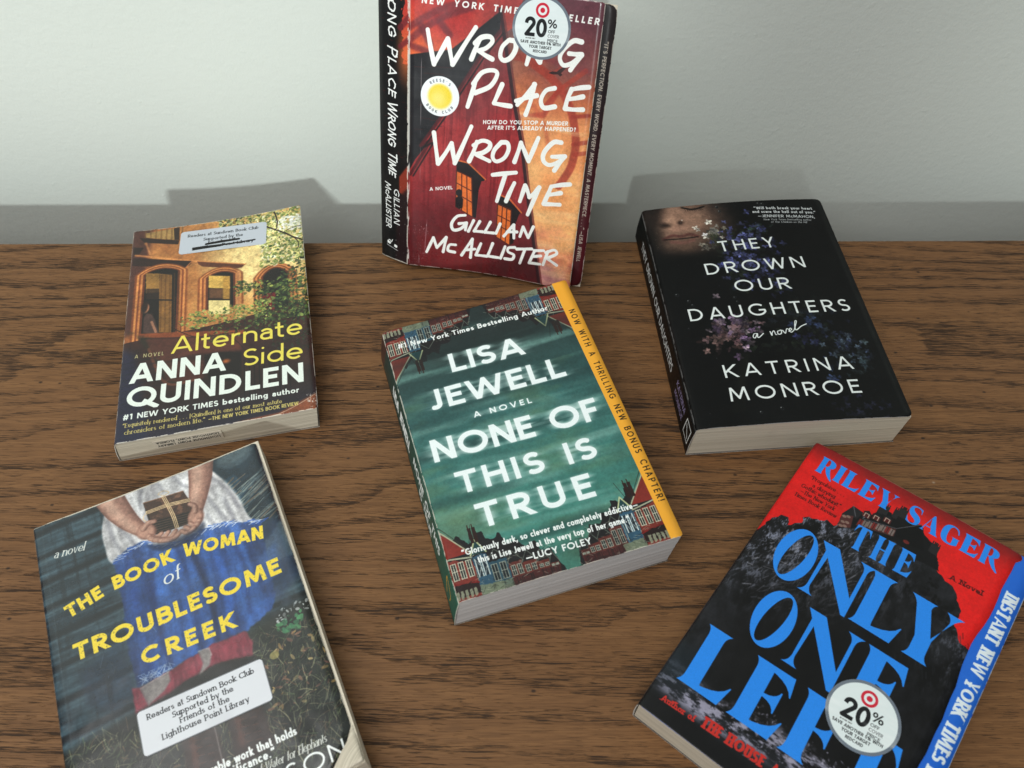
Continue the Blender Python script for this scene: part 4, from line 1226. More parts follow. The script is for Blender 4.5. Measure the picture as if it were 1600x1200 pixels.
def spine_red_house():
    """x = 0 at the back edge, 27 at the hinge with the front cover"""
    A = Art(27, 203, 6.5, base=(0.065, 0.07, 0.075), seed=14)
    A.full((A.noise(6, 20, 5, 2) - .5) * 1.5, (0.14, 0.13, 0.13), .7)
    # sky and roof of the cover running round on to the spine
    edge = [(22.6 + .8 * math.sin(y * .9) + .5 * math.sin(y * 2.3), y) for y in range(-2, 54)]
    A.poly(edge + [(28, 53), (28, -3)], (0.70, 0.22, 0.18), 1, 0, .2)
    A.ell(26, 46, 5, 14, (0.86, 0.45, 0.25), .8, 0, 6)
    A.line([(21, 30), (28, 22)], 4, (0.40, 0.14, 0.17), .8, .6)
    A.line([(21, 42), (28, 36)], 3.4, (0.40, 0.14, 0.17), .8, .6)
    A.poly([(22, 0), (28, 0), (28, 4), (22, 22)], (0.08, 0.08, 0.085), .9, 0, .4)
    A.poly([(20, 134), (28, 122), (28, 150), (20, 146)], (0.55, 0.20, 0.14), .9, .8)
    A.poly([(19, 150), (28, 140), (28, 206), (16, 206)], (0.13, 0.08, 0.09), .9, 1.5)
    for q in range(60):
        x, y = A.rs.uniform(2, 26), A.rs.uniform(20, 130)
        A.line([(x, y), (x + A.rs.uniform(.5, 3), y + A.rs.uniform(-.4, .4))], .35, (0.42, 0.13, 0.11), A.rs.uniform(.2, .6))
    W = (0.92, 0.93, 0.92)
    letters(A, 'Wrong Place', (11.5, -6), (11.5, 76), 7.6, .135, W, slant=.25, rnd=True, jit=.025, caps=.8)
    letters(A, 'Wrong Time', (11.0, 80), (11.0, 134), 7.6, .135, W, slant=.25, rnd=True, jit=.025, caps=.8)
    letters(A, 'GILLIAN', (15.5, 144), (15.5, 172), 4.6, .15, W, slant=.2, rnd=True, jit=.025)
    letters(A, 'McALLISTER', (8.0, 141), (8.5, 177), 4.6, .15, W, slant=.2, rnd=True, jit=.025)
    brush(A, [[(10, 190), (11, 187.5), (13, 188.5), (14, 186.5)]], .6, W)
    letters(A, 'wm', (9, 190.6), (18, 192.5), 3.2, .3, W)
    A.line([(9, 192.2), (18.5, 194.4)], .5, (0.7, 0.7, 0.7))
    A.scatter(60, (0, 140, 27, 203), (.1, .35), [(0.8, 0.8, 0.8)], (.2, .8))
    A.grain(.05)
    A.wear(.8, edges='LRB')
    return A


def art_brownstone():
    A = Art(131.6, 202.3, 6.5, seed=21)
    t = A.Y / A.h + 0 * A.X
    u = A.X / A.w + 0 * A.Y
    n = A.noise(18, 18, 5, 1)
    nf = A.noise(3, 3, 4, 2)
    A.a[:] = lerp((0.54, 0.30, 0.15), (0.86, 0.64, 0.36), u * 1.25 + (n - .5) * .6)
    A.full((1 - np.hypot((u - .78) / .42, (t - .22) / .28)) * 1.8, (0.97, 0.88, 0.60), .9)
    A.full((nf - .5) * 1.2, (0.55, 0.30, 0.16), .35)
    A.poly([(0, -2), (16, -2), (8, 110), (0, 110)], (0.24, 0.13, 0.12), .85, 3)
    dk = (0.13, 0.075, 0.06)
    # upper storey
    A.poly([(10.2,3.8),(34.6,1.3),(35.0,15.6),(10.4,8.8)], (0.60, 0.48, 0.28), .95)
    for x in range(8):
        A.line([(10 + x * 4, -1), (10 + x * 4, 16)], 1.4, (0.42, 0.30, 0.16), .6)
    A.poly([(31.2,1.4),(35.7,0.8),(36.1,15.9),(32.2,15.0)], dk, .9)
    A.poly([(5.4,8.1),(36.1,16.2),(35.2,20.9),(9.6,14.4)], dk, .95, .4)
    A.poly([(1.6,18.2),(9.4,20.1),(6.0,28.1),(2.3,28.8)], dk, .95, .5)
    A.line([(10.8,15.0),(14.7,28.6)], 1.6, (0.86, 0.58, 0.34), .6, .8)
    A.line([(3.8,27.6),(51.0,43.6)], 1.8, (0.88, 0.58, 0.33), .7, .6)
    # hoods
    A.poly([(1.8,29.9),(46.8,42.0),(44.5,46.4),(41.3,48.2),(1.8,38.8)], (0.16, 0.09, 0.075), 1, .4)
    A.poly([(49.9,42.7),(86.7,54.9),(83.4,58.1),(80.1,58.0),(54.3,49.9),(51.0,46.7)], (0.34, 0.18, 0.11), 1, .4)
    A.line([(49.9,42.7),(86.7,54.9)], 1.3, (0.85, 0.56, 0.32), .8, .3)
    A.line([(46.8,41.3),(41.9,48.0)], 1.2, (0.80, 0.50, 0.28), .8, .3)

    def window(x0, x1, y0, y1, arch, glow):
        f = lambda i: [(x0 - i, y1 + 2), (x0 - i, y0 + arch)] + [(x0 - i + (x1 - x0 + 2 * i) * k / 10, y0 + arch - (arch + i * .8) * math.sin(math.pi * k / 10) ** .8) for k in range(1, 10)] + [(x1 + i, y0 + arch), (x1 + i, y1 + 2)]
        A.poly(f(7.5), (0.50, 0.26, 0.13), .9, .6)
        A.poly(f(6.0), (0.84, 0.55, 0.30), .9, .5)
        A.poly(f(4.4), (0.46, 0.22, 0.12), .95, .4)
        A.poly(f(3.2), (0.76, 0.48, 0.26), .95, .4)
        A.poly(f(1.6), (0.36, 0.17, 0.10), 1, .3)
        A.poly(f(0), (0.085, 0.06, 0.055), 1)
    a, b = [(12.4,46.1),(35.9,112.0)]
    window(a[0], b[0], a[1], 118, 4, 0)
    A.poly([(12.5,48.7),(22.4,50.8),(23.3,70.6),(13.6,69.8)], (0.58, 0.42, 0.20), .95, .3, .1)
    A.poly([(13.6,65.3),(23.1,66.8),(23.6,78.3),(14.2,76.4)], (0.16, 0.11, 0.09), .8, .5)
    A.poly([(22.4,50.8),(31.7,53.9),(33.3,112.8),(24.6,110.8)], (0.52, 0.36, 0.17), .95, .4)
    for x in range(5):
        A.line([(23.9,52.7),(25.7,109.7)] if x == 0 else [([(23.9,52.7)][0][0] + x * 3.2, [(23.9,52.7)][0][1]), ([(25.7,109.7)][0][0] + x * 3.2, 118)], .9, (0.34, 0.21, 0.10), .6, .4)
    A.line([(13.6,76.4),(32.8,80.5)], 1.4, (0.07, 0.05, 0.05), .95)
    # woman at the window: plain small figure
    A.poly([(13.5,108.9),(13.4,94.3),(15.2,90.7),(18.7,92.0),(21.2,97.5),(24.2,109.3),(24.4,112.8),(18.8,111.5)], (0.28, 0.20, 0.18), 1, .6)
    A.ell(*[(14.2,85.4)][0], 2.6, 4.6, (0.66, 0.45, 0.33), 1, .1, .6)
    A.ell(*[(13.5,84.3)][0], 2.2, 6.0, (0.15, 0.09, 0.07), 1, .1, .8)
    A.line([(19.2,99.8),(22.5,110.0)], 1.8, (0.66, 0.46, 0.35), .9, .4)
    a, b = [(58.5,59.3),(77.0,104.1)]
    window(a[0], b[0], a[1], 94, 3.5, 1)
    A.poly([(58.9,60.7),(74.7,65.0),(74.6,78.2),(59.0,73.8)], (0.82, 0.66, 0.32), 1, .4, .1)
    A.poly([(59.3,74.6),(69.5,77.0),(69.1,86.9),(59.4,84.6)], (0.44, 0.29, 0.18), .8, 1.0)
    A.poly([(69.6,63.8),(74.7,65.3),(74.5,89.2),(69.3,88.0)], (0.74, 0.55, 0.24), .8, .6)
    A.poly([(59.1,86.6),(74.5,90.2),(74.4,104.2),(59.2,100.7)], (0.90, 0.82, 0.55), 1, .4)
    A.line([(58.9,85.7),(74.9,89.7)], 1.2, (0.12, 0.08, 0.06), .95)
    A.line([(81.2,61.6),(80.0,106.9)], 3.0, (0.86, 0.60, 0.38), .7, .8)
    a, b = [(99.4,65.2),(117.0,123.1)]
    window(a[0], b[0], a[1], 106, 7, 0)
    A.poly([(98.8,89.8),(108.1,90.4),(106.9,107.5),(98.1,106.2)], (0.42, 0.08, 0.10), .9, .4)
    # lower storey and stoop
    low = lerp((0.22, 0.11, 0.09), (0.13, 0.085, 0.085), (t - .55) * 4 + (n - .5))
    A.full(A.polymask((0, A.H, 0, A.W), [[(-2, 117), (60, 112), (134, 104), (134, 205), (-2, 205)]]), low, .97)
    A.poly([(10.7,109.5),(35.9,112.9),(84.4,121.7),(84.3,125.7),(10.9,113.6)], (0.55, 0.27, 0.14), .9, .8)
    A.poly([(0.5,106.4),(6.6,107.1),(19.8,131.0),(30.6,156.5),(39.3,160.9),(34.9,142.2),(19.0,114.8)], (0.15, 0.15, 0.10), .6, 1.6)
    A.poly([(16.0,115.4),(82.3,126.6),(82.1,139.9),(62.3,137.4),(48.4,136.2),(29.9,139.8),(21.9,134.0)], (0.33, 0.17, 0.13), .85, 1.2)
    A.poly([(56.4,138.7),(69.2,139.0),(82.1,141.9),(81.7,168.0),(60.5,163.2)], (0.07, 0.05, 0.05), .85, 1.0)
    A.poly([(28.9,139.6),(56.4,143.2),(56.6,159.9),(43.2,160.6),(30.6,156.5)], (0.30, 0.15, 0.11), .7, 1.0)
    A.line(spline([(18.5,125.4),(24.2,143.6),(29.6,156.2),(37.4,161.1),(50.8,159.8)]), 2.0, (0.44, 0.25, 0.17), .7, .6)
    for q in range(10):
        A.line([(84 + q * 3.4, 150), (84 + q * 3.4, 182)], .8, (0.06, 0.045, 0.05), .7)
    A.ell(*[(71.7,148.0)][0], 2.4, 1.8, (0.85, 0.45, 0.20), .8, 0, 1.5)
    A.poly([(-2, 120), (10, 128), (22, 205), (-2, 205)], (0.11, 0.12, 0.22), .8, 4)
    A.full((t - .86) * 6, (0.12, 0.13, 0.22), .75)
    for q in range(8):
        A.line([(2, 136 + q * 5), (26, 134 + q * 5)], .9, (0.08, 0.09, 0.12), .5, .5)
    A.poly([(66.3,203.4),(84.9,201.2),(106.5,200.2),(131.1,189.5),(130.7,206.7),(110.8,208.1),(84.8,206.9),(70.0,207.7)], (0.52, 0.28, 0.17), .95, 1.0)
    A.line(spline([(84.9,204.1),(103.6,201.9),(118.0,196.8),(130.9,190.1)]), .5, (0.85, 0.80, 0.72), .6)
    # foliage
    hi = [(0.90, 0.88, 0.62), (0.80, 0.80, 0.48), (0.58, 0.62, 0.30), (0.95, 0.93, 0.78), (0.46, 0.50, 0.26)]
    md = [(0.34, 0.42, 0.20), (0.24, 0.33, 0.17), (0.46, 0.53, 0.26), (0.18, 0.25, 0.14)]
    dkg = [(0.12, 0.16, 0.09), (0.16, 0.21, 0.12), (0.09, 0.11, 0.08)]
    A.scatter(950, (98, -2, 133, 62), (.7, 2.0), hi + md[:1], (.4, .95))
    A.scatter(300, (66, -2, 100, 10), (.6, 1.6), hi + md + dkg, (.4, .9))
    A.scatter(300, (100, 2, 133, 60), (.5, 1.5), md, (.4, .9))
    A.scatter(130, (112, 10, 133, 26), (.7, 2.0), [(0.88, 0.88, 0.80), (0.92, 0.93, 0.90)], (.5, .9))
    A.scatter(300, (112, 56, 133, 118), (.6, 1.8), md + dkg, (.5, .95), inside=lambda x, y: y - 56 > (133 - x) * .6)
    A.scatter(480, (78, 72, 128, 92), (.6, 1.8), md + dkg + hi[2:3], (.5, .95), inside=lambda x, y: abs(y - (82 + (x - 100) * .12)) < 3 + 5 * abs(math.sin(x * .21)))
    A.scatter(500, (92, 88, 133, 118), (.6, 1.8), md + dkg, (.5, .95))
    A.scatter(620, (38, 92, 104, 116), (.5, 1.6), [(0.62, 0.66, 0.32), (0.50, 0.56, 0.26), (0.34, 0.42, 0.18), (0.74, 0.74, 0.44)] + md, (.5, .95), inside=lambda x, y: abs(y - 104) < 4 + 5 * abs(math.sin(x * .13 + 1)))
    A.scatter(300, (60, 110, 133, 128), (.5, 1.6), md + dkg, (.4, .9))
    A.scatter(160, (104, 128, 133, 150), (.5, 1.5), dkg + [(0.2, 0.22, 0.22)], (.3, .8))
    br = (0.16, 0.11, 0.08)
    A.line(spline([(99.9,12.1),(104.2,17.7),(116.2,27.3),(124.7,35.6),(131.2,40.0)]), [1.5] * 33, br)
    A.line(spline([(110.4,1.9),(112.3,12.6),(111.3,22.5)]), 1.2, br)
    A.line(spline([(116.2,27.3),(123.1,24.5),(131.0,23.5)]), .8, br)
    A.line(spline([(123.7,34.5),(127.2,41.0),(127.4,47.5)]), .7, br)
    A.line(spline([(35.8,110.5),(50.1,120.6),(62.2,122.0),(76.3,122.5)]), .8, br, .8)
    A.line(spline([(74.3,124.8),(81.2,134.4),(84.1,140.4)]), .8, br, .8)
    A.scatter(60, (98, 14, 133, 40), (.5, 1.2), hi, (.5, .95))
    mottle(A, .22)
    y = (0.90, 0.84, 0.34)
    letters(A, 'Alternate', (33.6, 132.9), (125.4, 135.4), 15.6, .125, y, wide=1.0)
    letters(A, 'Side', (83.0, 155.4), (124.4, 157.4), 15.2, .125, y, wide=1.0)
    letters(A, 'A NOVEL', (9.3, 132.2), (28.9, 133.0), 3.4, .14, (0.72, 0.70, 0.50), track=.3)
    W = (0.90, 0.94, 0.90)
    letters(A, 'ANNA', (7.0, 154.3), (71.4, 156.2), 17.2, .205, W, wide=.95)
    letters(A, 'QUINDLEN', (5.6, 174.8), (124.0, 178.2), 16.8, .205, W, wide=.95)
    letters(A, '#1 NEW YORK TIMES bestselling author', (4.8, 184.5), (120.0, 186.5), 4.6, .2, W)
    c = (0.80, 0.74, 0.42)
    letters(A, '“Exquisitely rendered . . . [Quindlen] is one of our most astute', (5.2, 190.6), (108.2, 192.9), 3.5, .14, c, serif=.22, contrast=.45)
    letters(A, 'chroniclers of modern life.”', (6.5, 196.4), (58.0, 196.7), 3.6, .14, c, serif=.22, contrast=.45)
    letters(A, '—THE NEW YORK TIMES BOOK REVIEW', (60.2, 196.7), (119.0, 197.0), 3.1, .18, c)
    A.grain(.05)
    A.wear(.9, (0.86, 0.83, 0.76), 'LB')
    A.wear(.55, edges='RT')
    for x, y_, r in ((129, 193, 4), (131, 198, 4.5), (131, 0, 2.5)):
        A.scatter(45, (x - r, y_ - r, x + r, y_ + r), (.2, .8), [(0.88, 0.86, 0.82)], (.3, .9), (.2, .6))
    return A


def label_art(lines, w=68, h=25, struck=False, base=(0.86, 0.87, 0.89), rim=None, ang=0):
    A = Art(w, h, 9, base=base, seed=6)
    A.full((A.noise(20, 12, 3, 3) - .5) * 1.6, tuple(v * .92 for v in base), .7)
    for s_, x0, x1, y, hh, wt in lines:
        letters(A, s_, (x0, y), (x1, y), hh, wt, (0.10, 0.11, 0.12), serif=.18, contrast=.3)
    if struck:
        k = (0.05, 0.05, 0.06)
        A.line([(20.5, 16.6), (32, 15.6), (45.5, 15.2)], [2.2, 2.8, 2.0], k)
        letters(A, 'Friends of the', (22, 17.0), (46, 16.2), 3.2, .17, k, serif=.2)
        A.line([(10, 20.6), (22, 19.8)], 3.4, k, butt=True)
        A.line([(20, 20.0), (40, 19.4), (58, 18.6)], [3.0, 1.6, 1.5], k)
        letters(A, 'Point Library', (33, 21.0), (57, 20.4), 3.2, .17, k, serif=.2)
        A.line([(11, 21.4), (32, 20.6)], 1.3, k)
    if rim:
        for pts in ([(0, 0), (w, 0)], [(0, h), (w, h)], [(0, 0), (0, h)], [(w, 0), (w, h)]):
            A.line(pts, 1.0, rim, .8)
    return A


def art_woman():
    A = Art(138.1, 210, 6.2, seed=31)
    t = A.Y / A.h + 0 * A.X
    n = A.noise(24, 6, 5, 1)
    # weathered plank wall
    A.a[:] = lerp((0.09, 0.14, 0.17), (0.25, 0.34, 0.38), n + (A.noise(60, 2, 4, 3) - .5) * .8)
    for i, y in enumerate((4, 21, 38, 55, 73, 92, 112, 132)):
        A.line([(-2, y + 1), (60, y - 3), (140, y - 2)], 3.6, (0.045, 0.065, 0.085), .85, 1.4)
        A.line([(-2, y + 4.5), (60, y + .5)], 1.2, (0.34, 0.43, 0.46), .45, .6)
    A.full((A.noise(3, 40, 4, 5) - .56) * 2.4 * (A.X < 60), (0.06, 0.09, 0.11), .6)
    # timber, bucket and straw at the right
    A.poly([(98, -2), (140, -2), (140, 96), (112, 96), (104, 40)], (0.10, 0.16, 0.20), .9, 1.5)
    A.ell(123, 3.5, 12, 7.5, (0.22, 0.28, 0.31), 1, -.1, 1)
    A.ell(123, 2.5, 9.5, 5.0, (0.30, 0.36, 0.38), .8, -.1, 1)
    A.poly([(99, 22), (120, 16), (124, 30), (114, 44), (104, 42)], (0.14, 0.24, 0.30), .95, .8)
    for q in range(90):
        x, y = A.rs.uniform(108, 138), A.rs.uniform(24, 62)
        L = A.rs.uniform(5, 20)
        A.line([(x, y), (x + L, y - L * A.rs.uniform(.3, .7))], A.rs.uniform(.4, 1.2), [(0.46, 0.50, 0.48), (0.30, 0.36, 0.38), (0.10, 0.14, 0.17), (0.42, 0.36, 0.30)][A.rs.randint(4)], .75)
    A.poly([(117, 76), (140, 58), (140, 84), (120, 84)], (0.44, 0.52, 0.52), .85, 1.2, .3)
    A.line([(108, 10), (116, 40)], 2.0, (0.40, 0.36, 0.33), .8, .6)
    A.full((A.noise(9, 9, 4, 8) - .55) * 2 * (A.X > 106) * (A.Y > 80) * (A.Y < 140), (0.20, 0.24, 0.30), .7)
    # ground: dark soil, grass, leaves
    g = A.polymask((0, A.H, 0, A.W), [[(-2, 140), (40, 134), (100, 118), (140, 112), (140, 212), (-2, 212)]])
    A.full(boxblur(g, 10), lerp((0.055, 0.065, 0.055), (0.15, 0.16, 0.13), A.noise(7, 7, 5, 9)), .97)
    for q in range(2200):
        x, y = A.rs.uniform(0, 138), A.rs.uniform(124, 212)
        if x < 70 and y < 142:
            continue
        L, an = A.rs.uniform(2, 9), A.rs.normal(1.3, .8)
        A.line(spline([(x, y), (x + L * .5 * math.cos(an) + A.rs.randn() * .35, y - L * .5 * math.sin(an)), (x + L * math.cos(an), y - L * math.sin(an) + A.rs.randn())], 3), A.rs.uniform(.2, .5),
               [(0.46, 0.48, 0.36), (0.30, 0.36, 0.24), (0.58, 0.56, 0.44), (0.05, 0.06, 0.05), (0.40, 0.30, 0.22)][A.rs.randint(5)], A.rs.uniform(.25, .8))
    A.scatter(90, (88, 128, 138, 170), (.7, 2.0), [(0.50, 0.36, 0.28), (0.62, 0.50, 0.30), (0.42, 0.28, 0.24), (0.66, 0.58, 0.40)], (.5, .95), (.25, .5))
    A.scatter(40, (20, 150, 60, 205), (.7, 2.0), [(0.40, 0.28, 0.22), (0.34, 0.26, 0.2)], (.4, .9), (.2, .4))
    A.scatter(26, (118, 118, 132, 128), (1, 2.2), [(0.26, 0.50, 0.32), (0.18, 0.38, 0.26)], (.5, .9))
    A.line([(12, 184), (44, 174)], 1.2, (0.46, 0.34, 0.25), .9)
    A.line([(56, 186), (66, 200)], 1.4, (0.48, 0.36, 0.28), .9)
    A.ell(112, 137, 2.6, 2.2, (0.62, 0.58, 0.34), .8)
    # boots
    for cx, tp in ((66, 146), (90, 138)):
        A.poly([(cx - 8, tp - 14), (cx + 8, tp - 14), (cx + 10, tp + 44), (cx - 10, tp + 46)], (0.15, 0.085, 0.065), .97, 1.5)
        A.line([(cx - 3, tp), (cx - 5, tp + 36)], 2.4, (0.40, 0.22, 0.16), .6, 2)
        for k in range(11):
            A.line([(cx - 3, tp + k * 4), (cx + 5, tp + 2 + k * 4)], .5, (0.34, 0.21, 0.16), .5)
            A.line([(cx + 5, tp + k * 4), (cx - 3, tp + 2 + k * 4)], .5, (0.06, 0.04, 0.035), .8)
    # white apron and skirt
    fold = A.noise(6, 60, 4, 11)
    cloth = lerp((0.58, 0.57, 0.58), (0.86, 0.86, 0.86), fold * 1.2)
    A.full(boxblur(A.polymask((0, A.H, 0, A.W), [spline([(50, -4), (42, 7), (38, 19), (38, 31), (41, 44), (60, 50), (92, 54), (121, 58), (120, 46), (117, 30), (110, 12), (100, -4)])]), 2), cloth, .98)
    for pts in ([(66, -2), (63, 6), (62, 14)], [(74, -2), (77, 8)], [(84, -2), (88, 8), (94, 14)], [(104, 8), (112, 22), (117, 40)], [(100, 22), (108, 46)], [(42, 14), (44, 30), (48, 42)], [(49, 22), (55, 38)], [(98, 36), (101, 50)], [(110, 30), (113, 52)]):
        A.line(spline(pts), 1.8, (0.42, 0.42, 0.46), .6, 1.6)
        A.line([(x + 2.4, y) for x, y in spline(pts)], 1.4, (0.95, 0.95, 0.94), .55, 1.2)
    # blue wash over the lower skirt
    bl = spline([(41, 42), (50, 38), (58, 37), (66, 43), (76, 46), (90, 45), (100, 45), (108, 47), (121, 53), (126, 54)], 6)
    body = bl + [(124, 80), (122, 104), (118, 111), (102, 117), (84, 117), (68, 119), (50, 122), (41, 122), (40, 100), (42, 70)]
    blue = lerp((0.07, 0.15, 0.34), (0.20, 0.38, 0.68), A.noise(7, 60, 5, 15) * 1.15)
    A.full(boxblur(A.polymask((0, A.H, 0, A.W), [A.roughen(body, .35)]), 2), blue, .90)
    A.poly([(14, 100), (40, 90), (41, 124), (30, 130), (16, 122)], (0.08, 0.14, 0.22), .6, 3)
    A.poly([(118, 62), (136, 56), (138, 98), (122, 108), (116, 100)], (0.12, 0.19, 0.33), .6, 3)
    A.poly([(119, 78), (131, 72), (128, 92), (117, 96)], (0.24, 0.38, 0.62), .5, 1.5)
    for pts, w_, c, al in (([(83, 48), (86, 70), (88, 92), (86, 116)], 3.4, (0.04, 0.08, 0.20), .8), ([(62, 46), (58, 80), (60, 118)], 2.6, (0.05, 0.11, 0.28), .6), ([(106, 52), (110, 78), (106, 108)], 2.6, (0.06, 0.12, 0.30), .6),
                           ([(74, 50), (76, 80), (72, 116)], 4.5, (0.24, 0.46, 0.82), .5), ([(96, 50), (98, 80), (95, 112)], 5, (0.20, 0.42, 0.80), .45), ([(50, 48), (48, 80), (50, 118)], 4, (0.16, 0.32, 0.64), .45), ([(114, 60), (117, 84)], 2, (0.05, 0.10, 0.24), .5)):
        A.line(spline(pts), w_, c, al, 2)
    for k in range(90):
        i = A.rs.randint(0, len(bl))
        x, y = bl[i]
        L = A.rs.uniform(2, 7)
        A.line([(x, y + A.rs.uniform(-1, 3)), (x + L, y + 1.4 - L * .1)], A.rs.uniform(.3, .7), (0.80, 0.83, 0.88) if k % 2 else (0.16, 0.34, 0.68), .75)
    for k in range(50):
        x = A.rs.uniform(42, 60)
        A.line([(x, 119 + A.rs.uniform(-3, 3)), (x + A.rs.uniform(1, 4), 119 + A.rs.uniform(-3, 3))], .4, (0.65, 0.72, 0.82), .5)
    # pinkish red hem with two turned corners of pale lining
    hem = [(38.5, 121), (42, 123), (58, 121), (68, 119), (76, 117.5), (84, 116.5), (101, 117), (103, 124), (101.5, 132), (90, 129), (81, 128), (64, 130.5), (57, 133), (38, 136)]
    A.poly(hem, (0.50, 0.17, 0.23), .97, .6, .25)
    A.full(A.polymask((0, A.H, 0, A.W), [hem]) * np.clip((A.noise(3, 14, 3, 13) - .45) * 3, 0, 1), (0.36, 0.10, 0.16), .7)
    for k in range(14):
        x = 40 + k * 4.4
        A.line([(x, 122), (x + A.rs.randn(), 131)], .7, (0.60, 0.27, 0.32), .3, .8)
    A.poly([(38, 135), (57, 132), (64, 130), (81, 128), (101, 132), (104, 140), (60, 146), (38, 148)], (0.07, 0.06, 0.065), .85, 1.5)
    for pts in ([(42.5, 123.5), (50, 122), (58, 121), (58, 126), (54, 130), (45, 134)], [(75, 117), (80.5, 117.5), (81, 122), (79, 127), (72.5, 130), (76, 124)]):
        A.poly(pts, (0.47, 0.46, 0.45), .95, .8)
        A.line([pts[0], pts[-1]], .8, (0.36, 0.36, 0.36), .6, .5)
        A.line(pts[:3], .7, (0.68, 0.68, 0.66), .6, .4)
    # arms and hands holding the tied parcel
    sk, sh, hl = (0.66, 0.50, 0.43), (0.42, 0.28, 0.24), (0.80, 0.66, 0.58)

    def limb(pts, wid, n_=8, soft=.8):
        P = spline(pts, n_)
        W = np.interp(np.linspace(0, 1, len(P)), np.linspace(0, 1, len(wid)), wid)
        A.line(P, W, sh, 1, .4)
        A.line([(x - .5, y - .1) for x, y in P], W * .80, sk, 1, soft)
        A.line([(x - W.mean() * .16, y - .2) for x, y in P], W * .34, hl, .6, soft * 1.4)
        A.line([(x + W.mean() * .32, y) for x, y in P], W * .22, (0.36, 0.23, 0.20), .5, soft * 1.6)
    limb([(45, -3), (49, 9), (54, 20), (59, 28)], [17, 15, 11.5, 8.5], 8, 1.6)
    limb([(103, -4), (100, 9), (96, 21), (92.5, 30)], [16.5, 14.5, 11.5, 9], 8, 1.6)
    A.poly([(64, 11), (88, 13.5), (92.5, 30), (92, 38), (67, 36), (65, 26)], (0.10, 0.065, 0.055), 1, .4)
    A.poly([(64, 11), (88, 13.5), (92.5, 30), (66.5, 26)], (0.23, 0.15, 0.115), 1, .4, .15)
    A.full(A.polymask((0, A.H, 0, A.W), [[(64, 11), (88, 13.5), (92.5, 30), (66.5, 26)]]) * np.clip((A.noise(3, 3, 4, 19) - .5) * 3, 0, 1), (0.46, 0.32, 0.24), .75)
    for y in range(5):
        A.line([(67, 27.5 + y * 1.7), (92.3, 31.5 + y * 1.5)], .5, (0.46, 0.36, 0.28), .5)
    A.line([(64, 11), (88, 13.5)], .6, (0.55, 0.40, 0.30), .7)
    tw = (0.78, 0.68, 0.52)
    for d in (-.8, .1, 1.0):
        A.line(spline([(76 + d, 11.5), (77.5 + d, 19), (79 + d, 28), (79.5 + d, 37)]), .55, tw, .95)
        A.line(spline([(64.5, 18.5 + d), (77, 19 + d), (90.5, 21.5 + d)]), .55, tw, .95)
    brush(A, [[(77, 11.5), (73.5, 9), (77, 8), (80, 10.5), (77, 11.5)], [(65, 18), (62, 22), (65, 27), (63, 30)]], .45, tw)
    # palms below, fingers curled up round the lower edge, thumbs on top
    A.ell(62.5, 31.5, 6.0, 5.2, sh, 1, .6, 1)
    A.ell(61.9, 31.0, 5.2, 4.4, sk, 1, .6, 1.2)
    A.ell(91.5, 35, 4.8, 6.2, sh, 1, .3, 1)
    A.ell(91.0, 34.6, 4.0, 5.4, sk, 1, .3, 1.2)
    for p in ([(61, 29), (64.5, 26.2), (68.2, 26.6)], [(63, 35), (67, 38), (70.5, 36.6)], [(64, 37), (70, 40.4), (74.6, 37.4)], [(66, 39), (73.5, 42), (78.6, 38.6)], [(69, 41), (76, 43.2), (80.8, 40.8)]):
        limb(p, [3.5, 3.3, 2.6], 6, .7)
    for p in ([(92, 31), (92.4, 27), (90.2, 24.4)], [(93, 38), (90.2, 40.4), (87.6, 37.6)], [(91.5, 40), (88, 42.2), (84.4, 38.6)], [(89, 41.6), (85, 43.2), (81.8, 40.2)]):
        limb(p, [3.4, 3.2, 2.5], 6, .7)
    A.poly(spline([(60, 40), (72, 43.5), (88, 43), (95, 40), (93, 47), (80, 50), (66, 47), (60, 40)]), (0.08, 0.11, 0.20), .7, 1.2)
    # bluish sheen of the worn laminate, painted into the colour
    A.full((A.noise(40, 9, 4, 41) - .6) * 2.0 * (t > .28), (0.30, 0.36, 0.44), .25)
    mottle(A, .22)
    y = (0.93, 0.82, 0.20)
    e = dict(col=y)
    letters(A, 'THE', (12.9, 67.2), (33.2, 61.8), 8.6, .25, **e)
    letters(A, 'BOOK', (38.8, 60.8), (73.4, 57.8), 8.8, .25, **e)
    letters(A, 'WOMAN', (79.2, 57.9), (125.0, 67.0), 8.8, .25, **e)
    letters(A, 'TROUBLESOME', (12.6, 93.6), (129.2, 92.4), 10.4, .24, **e)
    letters(A, 'CREEK', (45.4, 111.6), (96.8, 112.6), 9.8, .24, **e)
    sp = np.clip((A.noise(.9, .9, 2, 61) - .86) * 8, 0, 1) * ((A.a[..., 0] > .8) & (A.a[..., 2] < .4))
    A.full(sp, (0.40, 0.37, 0.18), .6)
    c = (0.88, 0.89, 0.86)
    letters(A, 'a novel', (9.6, 25.6), (26.5, 27.5), 5.6, .11, c, slant=.25, serif=.14, contrast=.5)
    letters(A, 'of', (65.0, 71.0), (75.2, 69.8), 9.0, .12, c, slant=.28, serif=.14, contrast=.5)
    letters(A, '“A hauntingly tender, memorable work that holds', (8, 181.9), (111.6, 181.7), 4.6, .2, WHITE)
    letters(A, 'real significance.”', (58, 186.9), (99.3, 186.8), 4.6, .2, WHITE)
    letters(A, 'author of Water for Elephants', (76, 192.1), (124.4, 191.6), 4.4, .11, c, slant=.25, serif=.14, contrast=.5)
    letters(A, 'RICHARDSON', (34, 202.6), (132.2, 202.4), 9.0, .12, WHITE)
    A.grain(.05)
    A.wear(.4, edges='LTR')
    A.line([(5.2, 0), (5.4, 210)], .35, (0.35, 0.4, 0.42), .35, .3)
